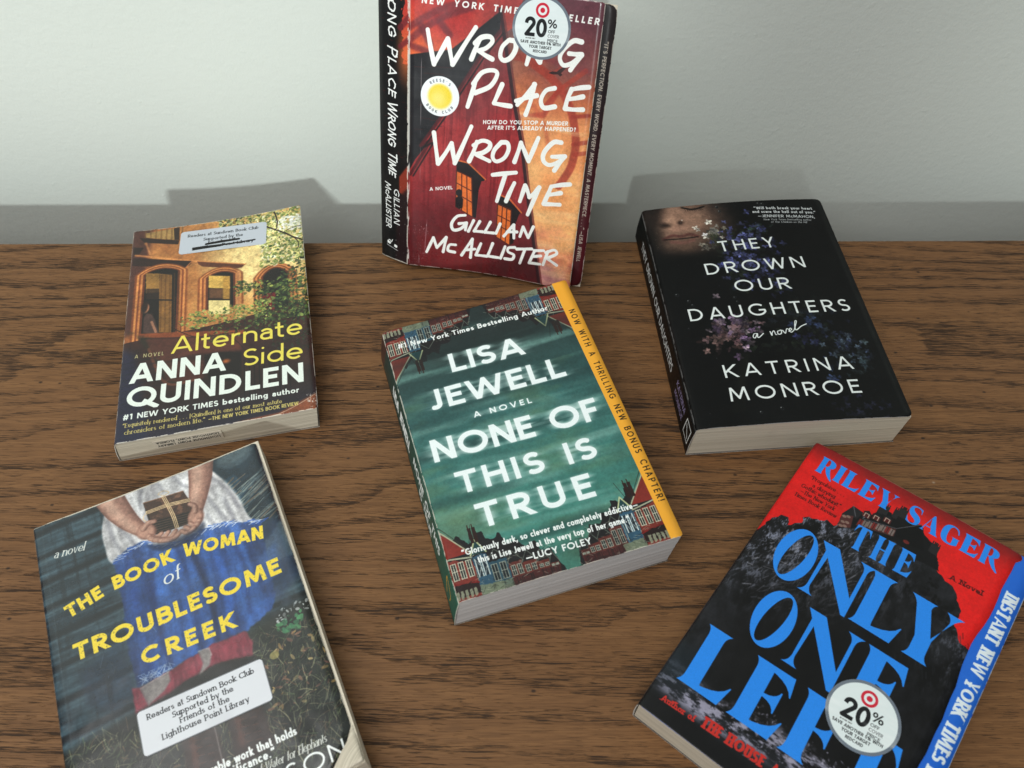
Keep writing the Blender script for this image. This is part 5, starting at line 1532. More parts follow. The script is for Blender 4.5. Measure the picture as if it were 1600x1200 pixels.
    for q in range(26):
        x, yy = A.rs.uniform(0, 138), A.rs.uniform(0, 210)
        A.line([(x, yy), (x + A.rs.randn() * 4, yy + A.rs.randn() * 6)], .22, (0.75, 0.8, 0.84), A.rs.uniform(.1, .5))
    A.line([(74, 148), (73.5, 205)], .5, (0.8, 0.82, 0.84), .5, .4)
    A.scatter(30, (118, 112, 138, 120), (.4, 1.3), [(0.8, 0.82, 0.82)], (.2, .8))
    return A


def art_cliff():
    A = Art(138.4, 207.4, 6.2, base=(0.84, 0.11, 0.10), seed=41)
    A.full((A.noise(50, 50, 4, 1) - .4), (0.74, 0.085, 0.085), .6)
    A.full((1 - A.Y / 16) + 0 * A.X, (0.42, 0.09, 0.09), .9)
    # rock
    rock = [(-3.0,98.7),(-1.4,88.6),(-0.6,81.2),(1.6,74.2),(2.5,69.2),(4.9,65.8),(7.0,61.7),(10.3,60.0),(12.2,62.1),(13.0,65.2),(15.9,63.0),(18.2,60.0),(18.4,55.7),(19.8,53.2),(24.2,51.3),(28.2,50.0),(32.1,48.5),(36.4,47.7)] + [(38, 33), (76, 28), (88, 33), (92, 36)] + [(90.7,32.4),(94.7,40.6),(99.8,42.9),(104.0,44.4),(108.5,48.3)]
    rock += [(112.6,54.2),(113.4,59.1),(113.5,65.3),(117.8,70.0),(120.9,72.9),(127.0,74.7)] + [(140, 84), (140, 210), (-2, 210), (-2, 60)]
    m = A.polymask((0, A.H, 0, A.W), [A.roughen(rock, .5, 1.6)])
    n = A.noise(14, 20, 6, 3, .65)
    n2 = A.noise(4, 7, 5, 5, .65)
    A.full(m, lerp((0.030, 0.032, 0.036), (0.17, 0.175, 0.195), n * .9 + n2 * .5 - .35), 1)
    lit = np.clip(1.4 - np.hypot((A.X - 16) / 56, (A.Y - 62) / 52), 0, 1) + .55 * np.clip(1 - np.hypot((A.X - 120) / 20, (A.Y - 80) / 30), 0, 1)
    gx = np.gradient(n2, axis=1) * 9 + np.gradient(n, axis=1) * 9
    A.full(m * lit * np.clip(gx + (n2 - .52) * 3, 0, 1), (0.50, 0.52, 0.59), .95)
    for q in range(700):
        x, y = A.rs.uniform(0, 60), A.rs.uniform(44, 120)
        if y < 86 - x * 1.0 or x * .4 + (y - 60) > 70:
            continue
        L = A.rs.uniform(1.5, 6)
        an = A.rs.normal(1.0, .35)
        A.line([(x, y), (x + L * math.cos(an), y - L * math.sin(an))], A.rs.uniform(.2, .8), [(0.40, 0.41, 0.46), (0.02, 0.02, 0.025), (0.26, 0.27, 0.30), (0.56, 0.56, 0.6)][A.rs.randint(4)], A.rs.uniform(.2, .6))
    for q in range(160):
        x, y = A.rs.uniform(92, 128), A.rs.uniform(60, 110)
        L = A.rs.uniform(1.5, 5)
        A.line([(x, y), (x + L * .4, y + L)], A.rs.uniform(.2, .7), [(0.20, 0.21, 0.23), (0.03, 0.03, 0.03)][A.rs.randint(2)], A.rs.uniform(.2, .5) * (1 if y > 66 else 0))
    A.ell(66, 150, 46, 60, (0.022, 0.024, 0.027), .88, 0, 26)
    # house on the cliff top
    hk = (0.055, 0.055, 0.062)
    H = lambda z: z
    A.poly([(35.1,38.8),(38.4,29.7),(44.8,31.2),(46.3,34.6),(53.7,20.3),(58.3,20.6),(60.7,23.4),(61.4,15.9),(65.1,15.3),(67.0,20.0),(76.0,17.5),(79.1,22.6),(87.9,25.9),(94.3,39.5),(82.0,40.6),(67.7,37.4),(48.9,40.2),(37.1,49.4)], hk, 1, 0, .15)
    A.poly([(38.4,29.7),(45.1,30.5),(43.6,36.7),(35.1,38.8)], (0.12, 0.12, 0.13), 1)
    A.line([(38.4,29.7),(42.2,35.5)], .5, (0.4, 0.4, 0.42), .8)
    A.poly([(35.3,39.3),(41.3,36.2),(43.2,44.7),(36.7,48.5)], (0.30, 0.16, 0.15), 1)
    for q in [(37.0,39.6),(39.1,38.4),(37.8,43.5),(40.1,42.5),(37.9,46.6),(40.0,45.6)]:
        A.ell(q[0], q[1], 1.3, .9, (0.52, 0.42, 0.38), .9)
    for q in [(47.2,30.9),(52.4,29.1),(58.2,26.8)]:
        A.poly([(q[0] - 2.2, q[1] - 1.6), (q[0] + 2.2, q[1] - 1.6), (q[0] + 2.2, q[1] + 1.8), (q[0] - 2.2, q[1] + 1.8)], (0.28, 0.10, 0.10), 1)
        A.poly([(q[0] - 3, q[1] - 1.4), (q[0], q[1] - 3.8), (q[0] + 3, q[1] - 1.4)], (0.10, 0.10, 0.11), 1)
        A.line([(q[0] - 1.2, q[1] + 1.4), (q[0] - 1.2, q[1] - 1.2), (q[0] + 1.2, q[1] - 1.2), (q[0] + 1.2, q[1] + 1.4)], .5, (0.72, 0.66, 0.6), .9)
    A.poly([(64.6,28.7),(75.3,17.3),(83.1,32.6),(75.2,34.4),(66.3,34.1)], (0.035, 0.035, 0.04), 1)
    A.line([(46.3,34.6),(64.6,28.7),(75.3,17.3)], .5, (0.30, 0.30, 0.32), .9)
    A.poly([(45.0,36.6),(64.7,29.0),(65.4,34.7),(44.7,41.1)], (0.26, 0.15, 0.14), 1)
    wy = [(46.3,36.9),(48.7,36.1),(51.1,35.1),(53.6,34.3),(56.0,33.4),(58.5,32.7),(60.9,32.0),(63.4,31.9)]
    for i, q in enumerate(wy):
        A.poly([(q[0] - 1.3, q[1] - 1.5), (q[0] + 1.3, q[1] - 1.5), (q[0] + 1.3, q[1] + 3), (q[0] - 1.3, q[1] + 3)], (0.46, 0.42, 0.40) if i % 3 else (0.45, 0.14, 0.13), .9)
        A.line([(q[0], q[1] - 1.5), (q[0], q[1] + 3)], .35, (.15, .1, .1))
    for q in [(52.4,21.3),(54.8,20.3),(60.5,19.0),(62.6,16.0),(64.3,16.0),(86.2,27.0),(88.0,27.4)]:
        A.poly([(q[0] - 1.6, q[1] - 2.5), (q[0] + 1.6, q[1] - 2.5), (q[0] + 1.6, q[1] + 4), (q[0] - 1.6, q[1] + 4)], (0.13, 0.125, 0.13), 1)
        for d in (-1, 0, 1):
            A.line([(q[0] + d * 1.1, q[1] - 2.5), (q[0] + d * 1.1, q[1] - 4)], .6, (.1, .1, .1))
    A.ell(*[(72.6,33.5)][0], 1.8, 1.2, (0.45, 0.15, 0.13), .8)
    A.scatter(220, (92, 40, 120, 70), (.6, 1.8), [(0.03, 0.03, 0.033), (0.07, 0.07, 0.075)], (.6, 1), (.5, 1), inside=lambda x, y: y > 38 + (x - 88) * 1.0 + 2)
    # surf along the foot of the cliff
    sea = [(-2, 172), (6, 174), (12, 178), (20, 184), (30, 186), (50, 186), (70, 184), (90, 186), (120, 184), (140, 186), (140, 210), (-2, 210)]
    A.poly(sea, (0.10, 0.11, 0.13), .9, 2)
    f = A.noise(7, 3, 6, 22, .68)
    band = np.clip(1 - np.abs(A.Y - (184 + 3.5 * np.sin(A.X * .06))) / 12, 0, 1)
    A.full(np.clip((f - .40) * 3.0, 0, 1) * band * 1.6, (0.62, 0.61, 0.69), .9)
    A.ell(4, 176, 14, 12, (0.10, 0.14, 0.17), .7, 0, 8)
    A.full((A.Y - 193) / 6 + 0 * A.X, (0.035, 0.038, 0.042), .9)
    A.scatter(260, (40, 168, 138, 196), (.2, .9), [(0.60, 0.59, 0.66), (0.42, 0.42, 0.48)], (.2, .7), (.3, 1))
    mottle(A, .08)
    # lettering
    bl = (0.15, 0.52, 0.90)
    fat_text(A, 'RILEY', (8.4, 20.6), (58.0, 20.6), 13.2, bl)
    fat_text(A, 'SAGER', (66.0, 20.4), (119.5, 18.8), 13.2, bl)
    fat_text(A, 'THE', (46.5, 56.4), (82.5, 54.6), 17.0, bl, wide=.74)
    fat_text(A, 'ONLY', (15.0, 98.4), (117.6, 96.2), 36.4, bl, wide=.92)
    fat_text(A, 'ONE', (23.2, 141.0), (107.0, 139.4), 36.4, bl, wide=.92)
    fat_text(A, 'LEFT', (8.6, 183.6), (119.0, 180.4), 36.8, bl, wide=.92)
    k = (0.10, 0.03, 0.03)
    for s_, x0, x1, y in (('“Propulsive . . .', 9.3, 31.1, 27.6), ('a dizzying', 12.7, 27.1, 32.2), ('Gothic whodunit.”', 7.2, 32.4, 36.2), ('—The New York', 8.6, 30.4, 40.2), ('Times Book Review', 6.6, 33.4, 44.2)):
        letters(A, s_, (x0, y + .2), (x1, y - .2), 2.9, .13, k, serif=.18, contrast=.3)
    letters(A, 'A Novel', (100.8, 40.4), (119.0, 38.8), 3.4, .2, (0.28, 0.05, 0.05), serif=.4)
    r = (0.74, 0.17, 0.14)
    letters(A, 'Author of', (8.2, 198.5), (27.4, 197.5), 3.5, .2, r, serif=.4)
    letters(A, 'THE HOUSE', (31.1, 197.2), (65.5, 195.6), 6.4, .25, r, serif=.24, contrast=.4)
    letters(A, 'ACROSS THE LAKE', (69, 195.5), (124, 193.4), 6.4, .25, r, serif=.24, contrast=.4)
    A.grain(.035)
    A.wear(.35, (0.62, 0.45, 0.35), 'TR')
    return A


def inner_cliff():
    A = Art(138.4, 207.4, 6, base=(0.11, 0.38, 0.78), seed=42)
    A.full((A.noise(30, 30, 4, 2) - .4), (0.14, 0.43, 0.83), .7)
    letters(A, 'INSTANT NEW YORK TIMES BESTSELLER', (128.9, 27), (129.2, 188), 7.4, .25, (0.86, 0.90, 0.92), serif=.26, contrast=.5, wide=.72)
    A.ell(139.5, 14, 4.2, 4.2, (0.85, 0.88, 0.90))
    A.wear(.4, edges='R')
    return A


def stamp_art():
    A = Art(46, 9, 12, base=(0.785, 0.75, 0.685), seed=3)
    k = (0.10, 0.10, 0.11)
    letters(A, 'LIGHTHOUSE POINT LIBRARY', (2, 4.0), (44, 4.0), 2.5, .2, k)
    letters(A, 'LIGHTHOUSE POINT, FLORIDA', (2, 7.8), (44, 7.8), 2.5, .2, k)
    A.full((A.noise(3, 1.2, 3, 5) - .55) * 3, (0.785, 0.75, 0.685), .6)
    return A


# ------------------------------------------------------------------ building blocks
OAK = oak_material()
PLASTER = wall_material()
CREAM = paper_material('cream_pages', (0.68, 0.62, 0.505), (0.50, 0.45, 0.355))
GREY_PAGES = paper_material('white_pages', (0.66, 0.645, 0.64), (0.50, 0.485, 0.48))
CARD = plain_material('card_core', (0.66, 0.64, 0.59), 0.8)
DARK_CARD = plain_material('back_cover_card', (0.03, 0.03, 0.035), 0.5)
TAN_CARD = plain_material('tan_back_cover', (0.16, 0.13, 0.10), 0.5)


def tag(o, label=None, category=None, group=None, kind=None):
    for k, v in (('label', label), ('category', category), ('group', group), ('kind', kind)):
        if v:
            o[k] = v
    return o


def root(name, label, category, group, matrix):
    o = bpy.data.objects.new(name, None)
    o.empty_display_size = 0.05
    COL.objects.link(o)
    o.matrix_world = matrix
    return tag(o, label, category, group)


def mesh_object(name, bm, mats, parent=None, smooth_=False):
    me = bpy.data.meshes.new(name)
    bm.normal_update()
    bm.to_mesh(me)
    bm.free()
    for m in mats:
        me.materials.append(m)
    if smooth_:
        for p in me.polygons:
            p.use_smooth = True
    o = bpy.data.objects.new(name, me)
    COL.objects.link(o)
    if parent:
        o.parent = parent
    return o


def sheet(name, parent, S, us, vs, drop, uv, mats, inked_rim=False):
    """a card of real thickness: printed face S(u, v), back face moved by drop, plain rim"""
    bm = bmesh.new()
    L = bm.loops.layers.uv.new('UVMap')
    drop = Vector(drop)
    nu, nv = len(us), len(vs)
    top = [[bm.verts.new(S(u, v)) for u in us] for v in vs]
    bot = [[bm.verts.new(S(u, v) + drop) for u in us] for v in vs]

    def face(vs_, mi, uvs=None, sm=False):
        f = bm.faces.new(vs_)
        f.material_index = mi
        f.smooth = sm
        if uvs:
            for lp, c in zip(f.loops, uvs):
                lp[L].uv = c
    for j in range(nv - 1):
        for i in range(nu - 1):
            q = [(i, j), (i, j + 1), (i + 1, j + 1), (i + 1, j)]
            face([top[b][a] for a, b in q], 0, [uv(us[a], vs[b]) for a, b in q], True)
            face([bot[b][a] for a, b in reversed(q)], 1, None, True)
    for i in range(nu - 1):
        face([top[0][i], top[0][i + 1], bot[0][i + 1], bot[0][i]], 1)
        face([top[-1][i + 1], top[-1][i], bot[-1][i], bot[-1][i + 1]], 1)
    for j in range(nv - 1):
        face([top[j + 1][0], top[j][0], bot[j][0], bot[j + 1][0]], 0, [uv(us[0], vs[j + 1]), uv(us[0], vs[j]), uv(us[0], vs[j]), uv(us[0], vs[j + 1])])
        face([top[j][-1], top[j + 1][-1], bot[j + 1][-1], bot[j][-1]], 0 if inked_rim else 1,
             [uv(us[-1], vs[j]), uv(us[-1], vs[j + 1]), uv(us[-1], vs[j + 1]), uv(us[-1], vs[j])] if inked_rim else None)
    return mesh_object(name, bm, mats, parent)


def grid_box(name, parent, fn, n, mats):
    """a closed box of n[0] x n[1] x n[2] cells deformed by fn(u, v, s)"""
    bm = bmesh.new()
    cache = {}

    def V(i, j, k):
        key = (i, j, k)
        if key not in cache:
            cache[key] = bm.verts.new(fn(i / n[0], j / n[1], k / n[2]))
        return cache[key]
    for i in range(n[0]):
        for j in range(n[1]):
            bm.faces.new([V(i, j, n[2]), V(i + 1, j, n[2]), V(i + 1, j + 1, n[2]), V(i, j + 1, n[2])])
            bm.faces.new([V(i, j, 0), V(i, j + 1, 0), V(i + 1, j + 1, 0), V(i + 1, j, 0)])
    for i in range(n[0]):
        for k in range(n[2]):
            bm.faces.new([V(i, 0, k), V(i + 1, 0, k), V(i + 1, 0, k + 1), V(i, 0, k + 1)])
            bm.faces.new([V(i, n[1], k), V(i, n[1], k + 1), V(i + 1, n[1], k + 1), V(i + 1, n[1], k)])
    for j in range(n[1]):
        for k in range(n[2]):
            bm.faces.new([V(0, j, k), V(0, j, k + 1), V(0, j + 1, k + 1), V(0, j + 1, k)])
            bm.faces.new([V(n[0], j, k), V(n[0], j + 1, k), V(n[0], j + 1, k + 1), V(n[0], j, k + 1)])
    bmesh.ops.recalc_face_normals(bm, faces=bm.faces)
    return mesh_object(name, bm, mats, parent)


def add_box(bm, x0, x1, y0, y1, z0, z1, bevel=0.0):
    vs = [bm.verts.new((x, y, z)) for z in (z0, z1) for x, y in ((x0, y0), (x1, y0), (x1, y1), (x0, y1))]
    fs = [(0, 3, 2, 1), (4, 5, 6, 7), (0, 1, 5, 4), (1, 2, 6, 5), (2, 3, 7, 6), (3, 0, 4, 7)]
    faces = [bm.faces.new([vs[i] for i in f]) for f in fs]
    if bevel:
        es = list({e for f in faces for e in f.edges})
        bmesh.ops.bevel(bm, geom=es, offset=bevel, segments=3, affect='EDGES', profile=0.6)


def spread(n, ends=0.03):
    """0..1 with extra steps close to both ends"""
    base = [i / n for i in range(n + 1)]
    extra = [ends * f for f in (.1, .25, .5, .75)]
    return sorted(set(base + extra + [1 - e for e in extra]))


def flat_book(name, label, loc, yaw, w, l, t, lifts, front, spine_m, pages, back_m, cover_w=None, inner=None, edge=None,
              corner=1.6, dogear=None, group='paperback books laid out on the table', lean=0.0, inset=0.9, bow=(0, 0)):
    """a paperback lying on its back: x across, y along, z up; sizes in millimetres"""
    rt = root(name, label, 'book', group, Matrix.Translation((loc[0], loc[1], 0)) @ Matrix.Rotation(yaw, 4, 'Z'))
    tl, tr, br, bl = lifts
    mmv = lambda x, y, z: Vector((x * .001, y * .001, z * .001))
    cw = cover_w or w

    def lift(u, v):
        z = (tl * (1 - u) + tr * u) * (1 - v) + (bl * (1 - u) + br * u) * v
        z += 4 * u * (1 - u) * (bow[0] * (1 - v) + bow[1] * v)
        if dogear:
            du, dv, hh = dogear
            z += hh * max(0, (u - du) / (1 - du)) * max(0, (v - dv) / (1 - dv))
        return z

    def xmax(v):
        y = v * l
        d = min(y, l - y)
        x = cw
        if edge:
            x = edge(y)
        if d < corner:
            x -= corner - math.sqrt(max(0, corner ** 2 - (corner - d) ** 2))
        if dogear and v > dogear[1]:
            x = min(x, w * (1 - (v - dogear[1]) / (1 - dogear[1]) * (1 - dogear[0])))
        return x
    R = 2.2

    def S(u, v):
        x = u * xmax(v)
        z = t + lift(x / w, v) - (R * (1 - math.sqrt(max(0, 1 - (1 - x / R) ** 2))) if x < R else 0) + 0.35 * math.sin(math.pi * min(1, x / 30)) * (1 - min(1, x / 60))
        return mmv(x - w / 2, l / 2 - v * l, z)
    us = [0, .001, .003, .006, .010, .016] + [i / 26 for i in range(1, 27)]
    vs = spread(30)
    sheet('front_cover', rt, S, us, vs, (0, 0, -.00035), lambda u, v: (u * xmax(v) / cw, 1 - v), [front, CARD])
    if inner:
        def SI(u, v):
            x = 2 + u * (w - 2)
            d = min(v * l, l - v * l)
            if d < 1.2 and u > .98:
                x -= (1.2 - d) * (u - .98) / .02
            return mmv(x - w / 2, l / 2 - v * l, t - .55 + lift(x / w, v))
        sheet('inner_cover', rt, SI, [i / 20 for i in range(21)], vs, (0, 0, -.0003), lambda u, v: ((2 + u * (w - 2)) / w, 1 - v), [inner, CARD])

    def SS(u, v):           # u runs up the spine
        z0, z1 = .5, t + lift(0, v) - R
        return mmv(-w / 2 - .55 * math.sin(math.pi * u) - .05 - lean * (1 - u), l / 2 - v * l, z0 + (z1 - z0) * u)
    sheet('spine', rt, SS, [i / 8 for i in range(9)], vs, (.0004, 0, 0), lambda u, v: (u, 1 - v), [spine_m, CARD], inked_rim=True)
    sheet('back_cover', rt, lambda u, v: mmv(-w / 2 + .4 - lean + u * (w - .4), l / 2 - v * l, .48), [0, .5, 1], [0, .5, 1], (0, 0, -.00045), lambda u, v: (u, v), [back_m, CARD])
    rs = random.Random(len(name) * 7 + int(w * 10))
    nz = 18
    jx = [rs.uniform(-.12, .12) for _ in range(nz + 1)]
    jy = [rs.uniform(-.08, .08) for _ in range(nz + 1)]

    def P(u, v, s):
        k = min(nz, int(round(s * nz)))
        x = .7 + u * (w - .7 - inset + jx[k] * (u > .5))
        y = inset * .5 + (1 - v) * (l - inset) + jy[k] * (1 if v in (0, 1) else 0)
        yy = l - y if False else y
        z = .55 + s * (t - 1.05 - (.4 if inner else 0)) + lift(x / w, min(1, max(0, yy / l))) * s ** 1.6
        if u < .02:
            z = min(z, t + lift(0, yy / l) - 1.7) if s > .5 else z
        return mmv(x - w / 2 - lean * (1 - s), l / 2 - yy, z)
    grid_box('page_block', rt, P, (16, 20, nz), [pages])
    rt['_t'] = t
    return rt, lift


def stick_on(rt, name, lift, w, l, t, cx, cy, sx, sy, ang, mat, rnd=None, gap=.26, label=None):
    """a label or round sticker glued on a lying book's cover (cover millimetres)"""
    ca, sa = math.cos(ang), math.sin(ang)
    n = 40
    if rnd is None:
        ring = [(math.cos(2 * math.pi * i / n) * sx / 2, math.sin(2 * math.pi * i / n) * sy / 2) for i in range(n)]
    else:
        ring = []
        for qx, qy, a0 in ((1, 1, 0), (-1, 1, 90), (-1, -1, 180), (1, -1, 270)):
            for i in range(6):
                a = math.radians(a0 + 18 * i)
                ring.append((qx * (sx / 2 - rnd) + rnd * math.cos(a), qy * (sy / 2 - rnd) + rnd * math.sin(a)))
    bm = bmesh.new()
    L = bm.loops.layers.uv.new('UVMap')

    def vert(x, y, up):
        X, Y = cx + x * ca - y * sa, cy - (x * sa + y * ca)
        z = lift(X, Y) + up
        return bm.verts.new((X * .001 - w * .0005, l * .0005 - Y * .001, z * .001))
    rings = []
    for f in (.02, .35, .68, 1.0):
        rings.append([(x * f, y * f) for x, y in ring])
    vt = [[vert(x, y, gap) for x, y in r] for r in rings]
    vb = [vert(x, y, .02) for x, y in rings[-1]]
    m = len(ring)
    uvc = lambda p: (p[0] / sx + .5, p[1] / sy + .5)
    f = bm.faces.new(vt[0])
    for lp, p in zip(f.loops, rings[0]):
        lp[L].uv = uvc(p)
    for k in range(len(rings) - 1):
        for i in range(m):
            j = (i + 1) % m
            f = bm.faces.new([vt[k][i], vt[k + 1][i], vt[k + 1][j], vt[k][j]])
            for lp, p in zip(f.loops, (rings[k][i], rings[k + 1][i], rings[k + 1][j], rings[k][j])):
                lp[L].uv = uvc(p)
    for i in range(m):
        j = (i + 1) % m
        f = bm.faces.new([vt[-1][i], vb[i], vb[j], vt[-1][j]])
        for lp, p in zip(f.loops, (rings[-1][i], rings[-1][i], rings[-1][j], rings[-1][j])):
            lp[L].uv = uvc(p)
    o = mesh_object(name, bm, [mat], rt)
    if label:
        o['label'] = label
    return o


# ------------------------------------------------------------------ wall and table
bm = bmesh.new()
add_box(bm, -1.8, 1.8, WALL_Y, WALL_Y + 0.1, -0.80, 1.6)
wall = tag(mesh_object('wall', bm, [PLASTER]), 'pale grey green painted wall with fine plaster texture behind the table', 'wall', kind='structure')

TABLE_BACK = 0.4841
table = root('table', 'long brown stained oak table with dark open grain along its length', 'table', None, Matrix.Identity(4))
bm = bmesh.new()
add_box(bm, -1.1, 1.1, -0.16, TABLE_BACK, -0.030, 0.0, 0.0025)
mesh_object('tabletop', bm, [OAK], table)
bm = bmesh.new()
add_box(bm, -1.06, 1.06, -0.12, TABLE_BACK - 0.012, -0.78, -0.0305, 0.002)
mesh_object('base', bm, [OAK], table)  # unseen closed body, added so the gap by the wall stays dark

# ------------------------------------------------------------------ books lying on the table
PI = math.pi
green, green_lift = flat_book('paperback_book', 'dark green paperback with smeared white title and a yellow side band, centre of the table', (0.0043, 0.2860), 0.2987, 135.1, 205.9, 33.0,
                              (-4.7, 6.3, 0, -.9), print_material('green_cover_print', art_green(), .42), print_material('green_spine_print', spine_green(), .45), GREY_PAGES, TAN_CARD, lean=4.2, bow=(-.8, .4))
black, black_lift = flat_book('paperback_book', 'black paperback with dim flowers and a half hidden face, behind the red book', (0.1806, 0.3900), 0.0700, 141.5, 207.1, 29.8,
                              (-1.9, 1.2, .3, .7), print_material('black_cover_print', art_black(), .45, .2), print_material('black_spine_print', spine_black(), .5, .3), CREAM, DARK_CARD, corner=4.0, lean=1.8, bow=(3.0, 2.2))
brown, brown_lift = flat_book('paperback_book', 'worn paperback with a sunlit brownstone house and yellow title on its cover', (-0.2137, 0.3913), 0.2061, 131.6, 202.3, 20.5,
                              (-2, 1.4, 1.2, -.5), print_material('brownstone_cover_print', art_brownstone(), .30, .4, .25, .2), TAN_CARD, CREAM, TAN_CARD, corner=2.2, lean=3.0, bow=(-2.6, -.3))
blue_, blue_lift = flat_book('paperback_book', 'worn paperback with a blue skirted woman holding a tied book on its glossy cover', (-0.1822, 0.1531), 0.4369, 138.1, 210.0, 21.4,
                             (-1.7, 2.9, 1, 0), print_material('woman_cover_print', art_woman(), .22, .45, .5, .45), TAN_CARD, CREAM, TAN_CARD, dogear=(.86, .915, 7.0), corner=2.5, inset=-1.6, bow=(-1.3, .8))

for k in range(5):           # thumbed page corners curling up where the cover's corner has gone
    def SL(u, v, k=k):
        x, y = 138.1 * (.74 + (.262 - .004 * k) * u) + .6 + .5 * k * v, 210 * (.84 + .16 * v)
        d = max(0, u + v - (1.02 + .10 * k))
        z = 21.4 - .75 - .22 * (4 - k) + blue_lift(x / 138.1, y / 210) - (4.5 - .9 * k) * max(0, u - .7) * max(0, v - .5) * 2 + (1.2 + 1.1 * (4 - k)) * d ** 1.6 + .35 * math.sin(9 * u + 2.2 * k) * d
        return Vector(((x - 69.05) * .001, (105 - y) * .001, z * .001))
    sheet('loose_page', blue_, SL, [i / 14 for i in range(15)], [i / 12 for i in range(13)], (0, 0, -.00012), lambda u, v: (u, v), [CREAM, CREAM])


def torn(y):
    return 128.6 - 2.6 / (1 + math.exp(-(y - 5.5) * 1.1)) + .8 * math.sin(y * .055 + 1) + .25 * math.sin(y * .6) + 1.4 * math.exp(-((y - 46) / 9) ** 2) - 1.1 * math.exp(-((y - 76) / 12) ** 2)


red, red_lift = flat_book('paperback_book', 'red and black paperback with a cliff top house and large blue lettering', (0.1843, 0.1536), -0.6767, 138.4, 207.4, 26.1,
                          (-4.2, 0, 0, -2.5), print_material('cliff_cover_print', art_cliff(), .42, .25), DARK_CARD, CREAM, DARK_CARD, cover_w=138.4,
                          inner=print_material('blue_inner_print', inner_cliff(), .45), edge=torn, corner=3.0, bow=(1.8, .5))
STICKER = print_material('discount_sticker_print', sticker_art(), .38)
LB = [('Readers at Sundown Book Club', 5.0, 62.0, 6.6, 3.3, .15), ('Supported by the', 17.5, 49.5, 11.2, 3.3, .15), ('Friends of the', 20.5, 46.5, 15.6, 3.3, .15), ('Lighthouse Point Library', 10.5, 56.0, 20.2, 3.3, .15)]
lab_m = print_material('library_label_print', label_art(LB, 68, 25, rim=(0.30, 0.31, 0.32)), .4)
stick_on(blue_, 'label', lambda x, y: 21.4 + blue_lift(x / 138.1, y / 210), 138.1, 210, 21.4, 71.8, 147.4, 67.8, 24.6, -.004, lab_m, 3.5, label='clean white library label with four lines of black print')
LB2 = [('Readers at Sundown Book Club', 5.5, 60.5, 6.8, 3.2, .16), ('Supported by the', 18.0, 48.5, 12.4, 3.2, .16)]
lab2_m = print_material('struck_label_print', label_art(LB2, 67, 25, struck=True, base=(0.74, 0.77, 0.80)), .32)
stick_on(brown, 'label', lambda x, y: 20.5 + brown_lift(x / 131.6, y / 202.3), 131.6, 202.3, 20.5, 70.0, 22.2, 67.0, 25.2, -.058, lab2_m, 2.5, label='white library label with two lines struck out')
stick_on(red, 'sticker', lambda x, y: 26.1 + red_lift(x / 138.4, y / 207.4), 138.4, 207.4, 26.1, 94.5, 141.2, 38.0, 38.0, .10, STICKER)

# library stamp on the foot of the brownstone book's pages, upside down
bm = bmesh.new()
L = bm.loops.layers.uv.new('UVMap')
yb = -202.3 / 2 - .05
for (xa, xb, za, zb) in ((-43, 1, 7.4, 15.6),):
    q = [bm.verts.new((x * .001, (yb - .25) * .001, z * .001)) for x, z in ((xa, za), (xb, za), (xb, zb), (xa, zb))]
    r = [bm.verts.new((x * .001, (yb + .35) * .001, z * .001)) for x, z in ((xa, za), (xb, za), (xb, zb), (xa, zb))]
    f = bm.faces.new(q)
    for lp, c in zip(f.loops, ((1, 1), (0, 1), (0, 0), (1, 0))):
        lp[L].uv = c
    for i in range(4):
        j = (i + 1) % 4
        bm.faces.new([q[j], q[i], r[i], r[j]])
    bm.faces.new(list(reversed(r)))
mesh_object('stamp', bm, [print_material('library_stamp_print', stamp_art(), .8, .2)], brown)

# ------------------------------------------------------------------ the book standing against the wall
e = Vector((0.975327, -0.220766, 0.0))
u_ = Vector((0.07735, 0.341726, 0.936611))
nrm = e.cross(u_)
P0 = Vector((-0.081808, 0.454621, 0.0040))
M = Matrix(((e.x, u_.x, nrm.x, P0.x), (e.y, u_.y, nrm.y, P0.y), (e.z, u_.z, nrm.z, P0.z), (0, 0, 0, 1)))
stand = root('paperback_book', 'dark red paperback with white brush lettering standing upright against the wall', 'book', 'paperback books laid out on the table', M)
H, WC = 203.0, 129.2
mmv = lambda x, y, z: Vector((x * .001, y * .001, z * .001))
zc = lambda x: -3.4 * math.sin(PI * min(1, x / 130)) + .0 * x


def SF(u, v):
    x = u * WC
    d = min(v * H, H - v * H)
    if d < 2 and u > .97:
        x -= (2 - math.sqrt(max(0, 4 - (2 - d) ** 2))) * (u - .97) / .03
    y = H - v * H
    sag = 1.1 * math.sin(PI * u) ** 2 * (1 if v > .98 else 0)
    return mmv(x, y + sag, zc(x))


front_m = print_material('gable_cover_print', art_red_house(), .30, .5, .5, .25)
sheet('front_cover', stand, SF, [i / 30 for i in range(31)], spread(34), (0, 0, -.00035), lambda u, v: (u, 1 - v), [front_m, CARD])


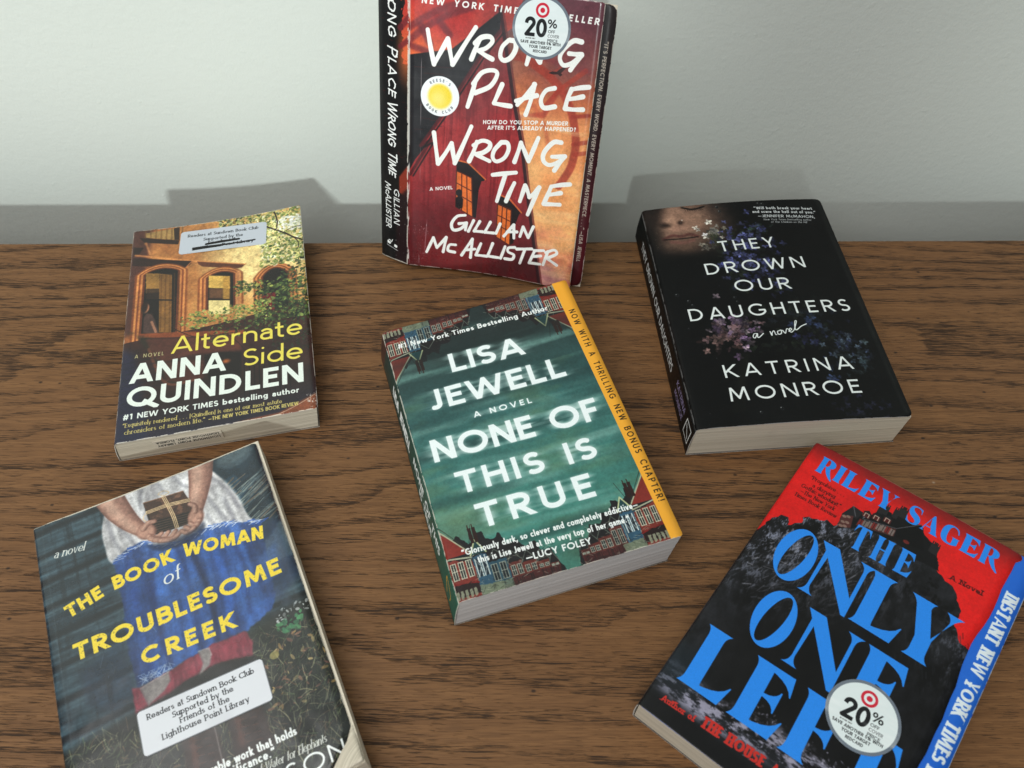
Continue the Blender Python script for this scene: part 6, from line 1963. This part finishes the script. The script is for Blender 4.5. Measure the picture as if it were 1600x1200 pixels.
def SI(u, v):
    x = 1 + u * 136
    y = 201.6 - v * 199.6
    d = min(v * 199, 199 - v * 199)
    if d < 6 and u > .95:
        x -= (6 - math.sqrt(max(0, 36 - (6 - d) ** 2))) * (u - .95) / .05
    return mmv(x, y, zc(x) - .7 - 4.6 * u ** 2)


sheet('inner_cover', stand, SI, [i / 24 for i in range(25)], spread(30), (0, 0, -.0003), lambda u, v: (u, 1 - v), [print_material('dark_inner_print', inner_red_house(), .4), CARD])


# the spine slopes back from the hinge and rounds off behind
pts = [(0, 0), (-8, -2.9), (-16, -6.3), (-22, -9.2), (-25, -11.4), (-25.6, -13.2), (-24.2, -14.4)]
d_ = [0]
for a, b in zip(pts, pts[1:]):
    d_.append(d_[-1] + math.dist(a, b))


def SP(u, v):
    s = (1 - u) * d_[-1]
    k = max(i for i in range(len(d_)) if d_[i] <= s + 1e-9)
    k = min(k, len(pts) - 2)
    f = (s - d_[k]) / (d_[k + 1] - d_[k])
    x = pts[k][0] + (pts[k + 1][0] - pts[k][0]) * f
    z = pts[k][1] + (pts[k + 1][1] - pts[k][1]) * f
    return mmv(x - .05, H - v * H, z)


sheet('spine', stand, SP, [i / 24 for i in range(25)], spread(30), (.0002, 0, -.0003), lambda u, v: (u, 1 - v), [print_material('gable_spine_print', spine_red_house(), .42), CARD], inked_rim=True)


def PB(u, v, s):      # sheared page block, s = 1 at the front
    x0, x1 = -20 + 21 * s, 108 + 28.5 * s
    x = x0 + (x1 - x0) * u
    zf = zc(max(0, x)) - 1.2 - 4.6 * min(1, max(0, x / 137)) ** 2
    zb = -13.4
    y = 1.6 + v * 199.8
    if u == 1:
        x += .35 * math.sin(s * 37) + .2
    if v in (0, 1):
        y += .3 * math.sin(s * 51)
    return mmv(x, y, zb + (zf - zb) * s)


grid_box('page_block', stand, PB, (22, 12, 14), [CREAM])
sheet('back_cover', stand, lambda u, v: mmv(-23.5 + u * 137, H - v * H, -13.6), [0, .5, 1], [0, .5, 1], (0, 0, -.0004), lambda u, v: (u, v), [DARK_CARD, CARD])
o = stick_on(stand, 'sticker', lambda x, y: zc(x), 0, 0, 0, 89.3, 19.8, 39.0, 39.0, 0.02, STICKER)
o.data.transform(Matrix.Translation((0, .203, 0)))
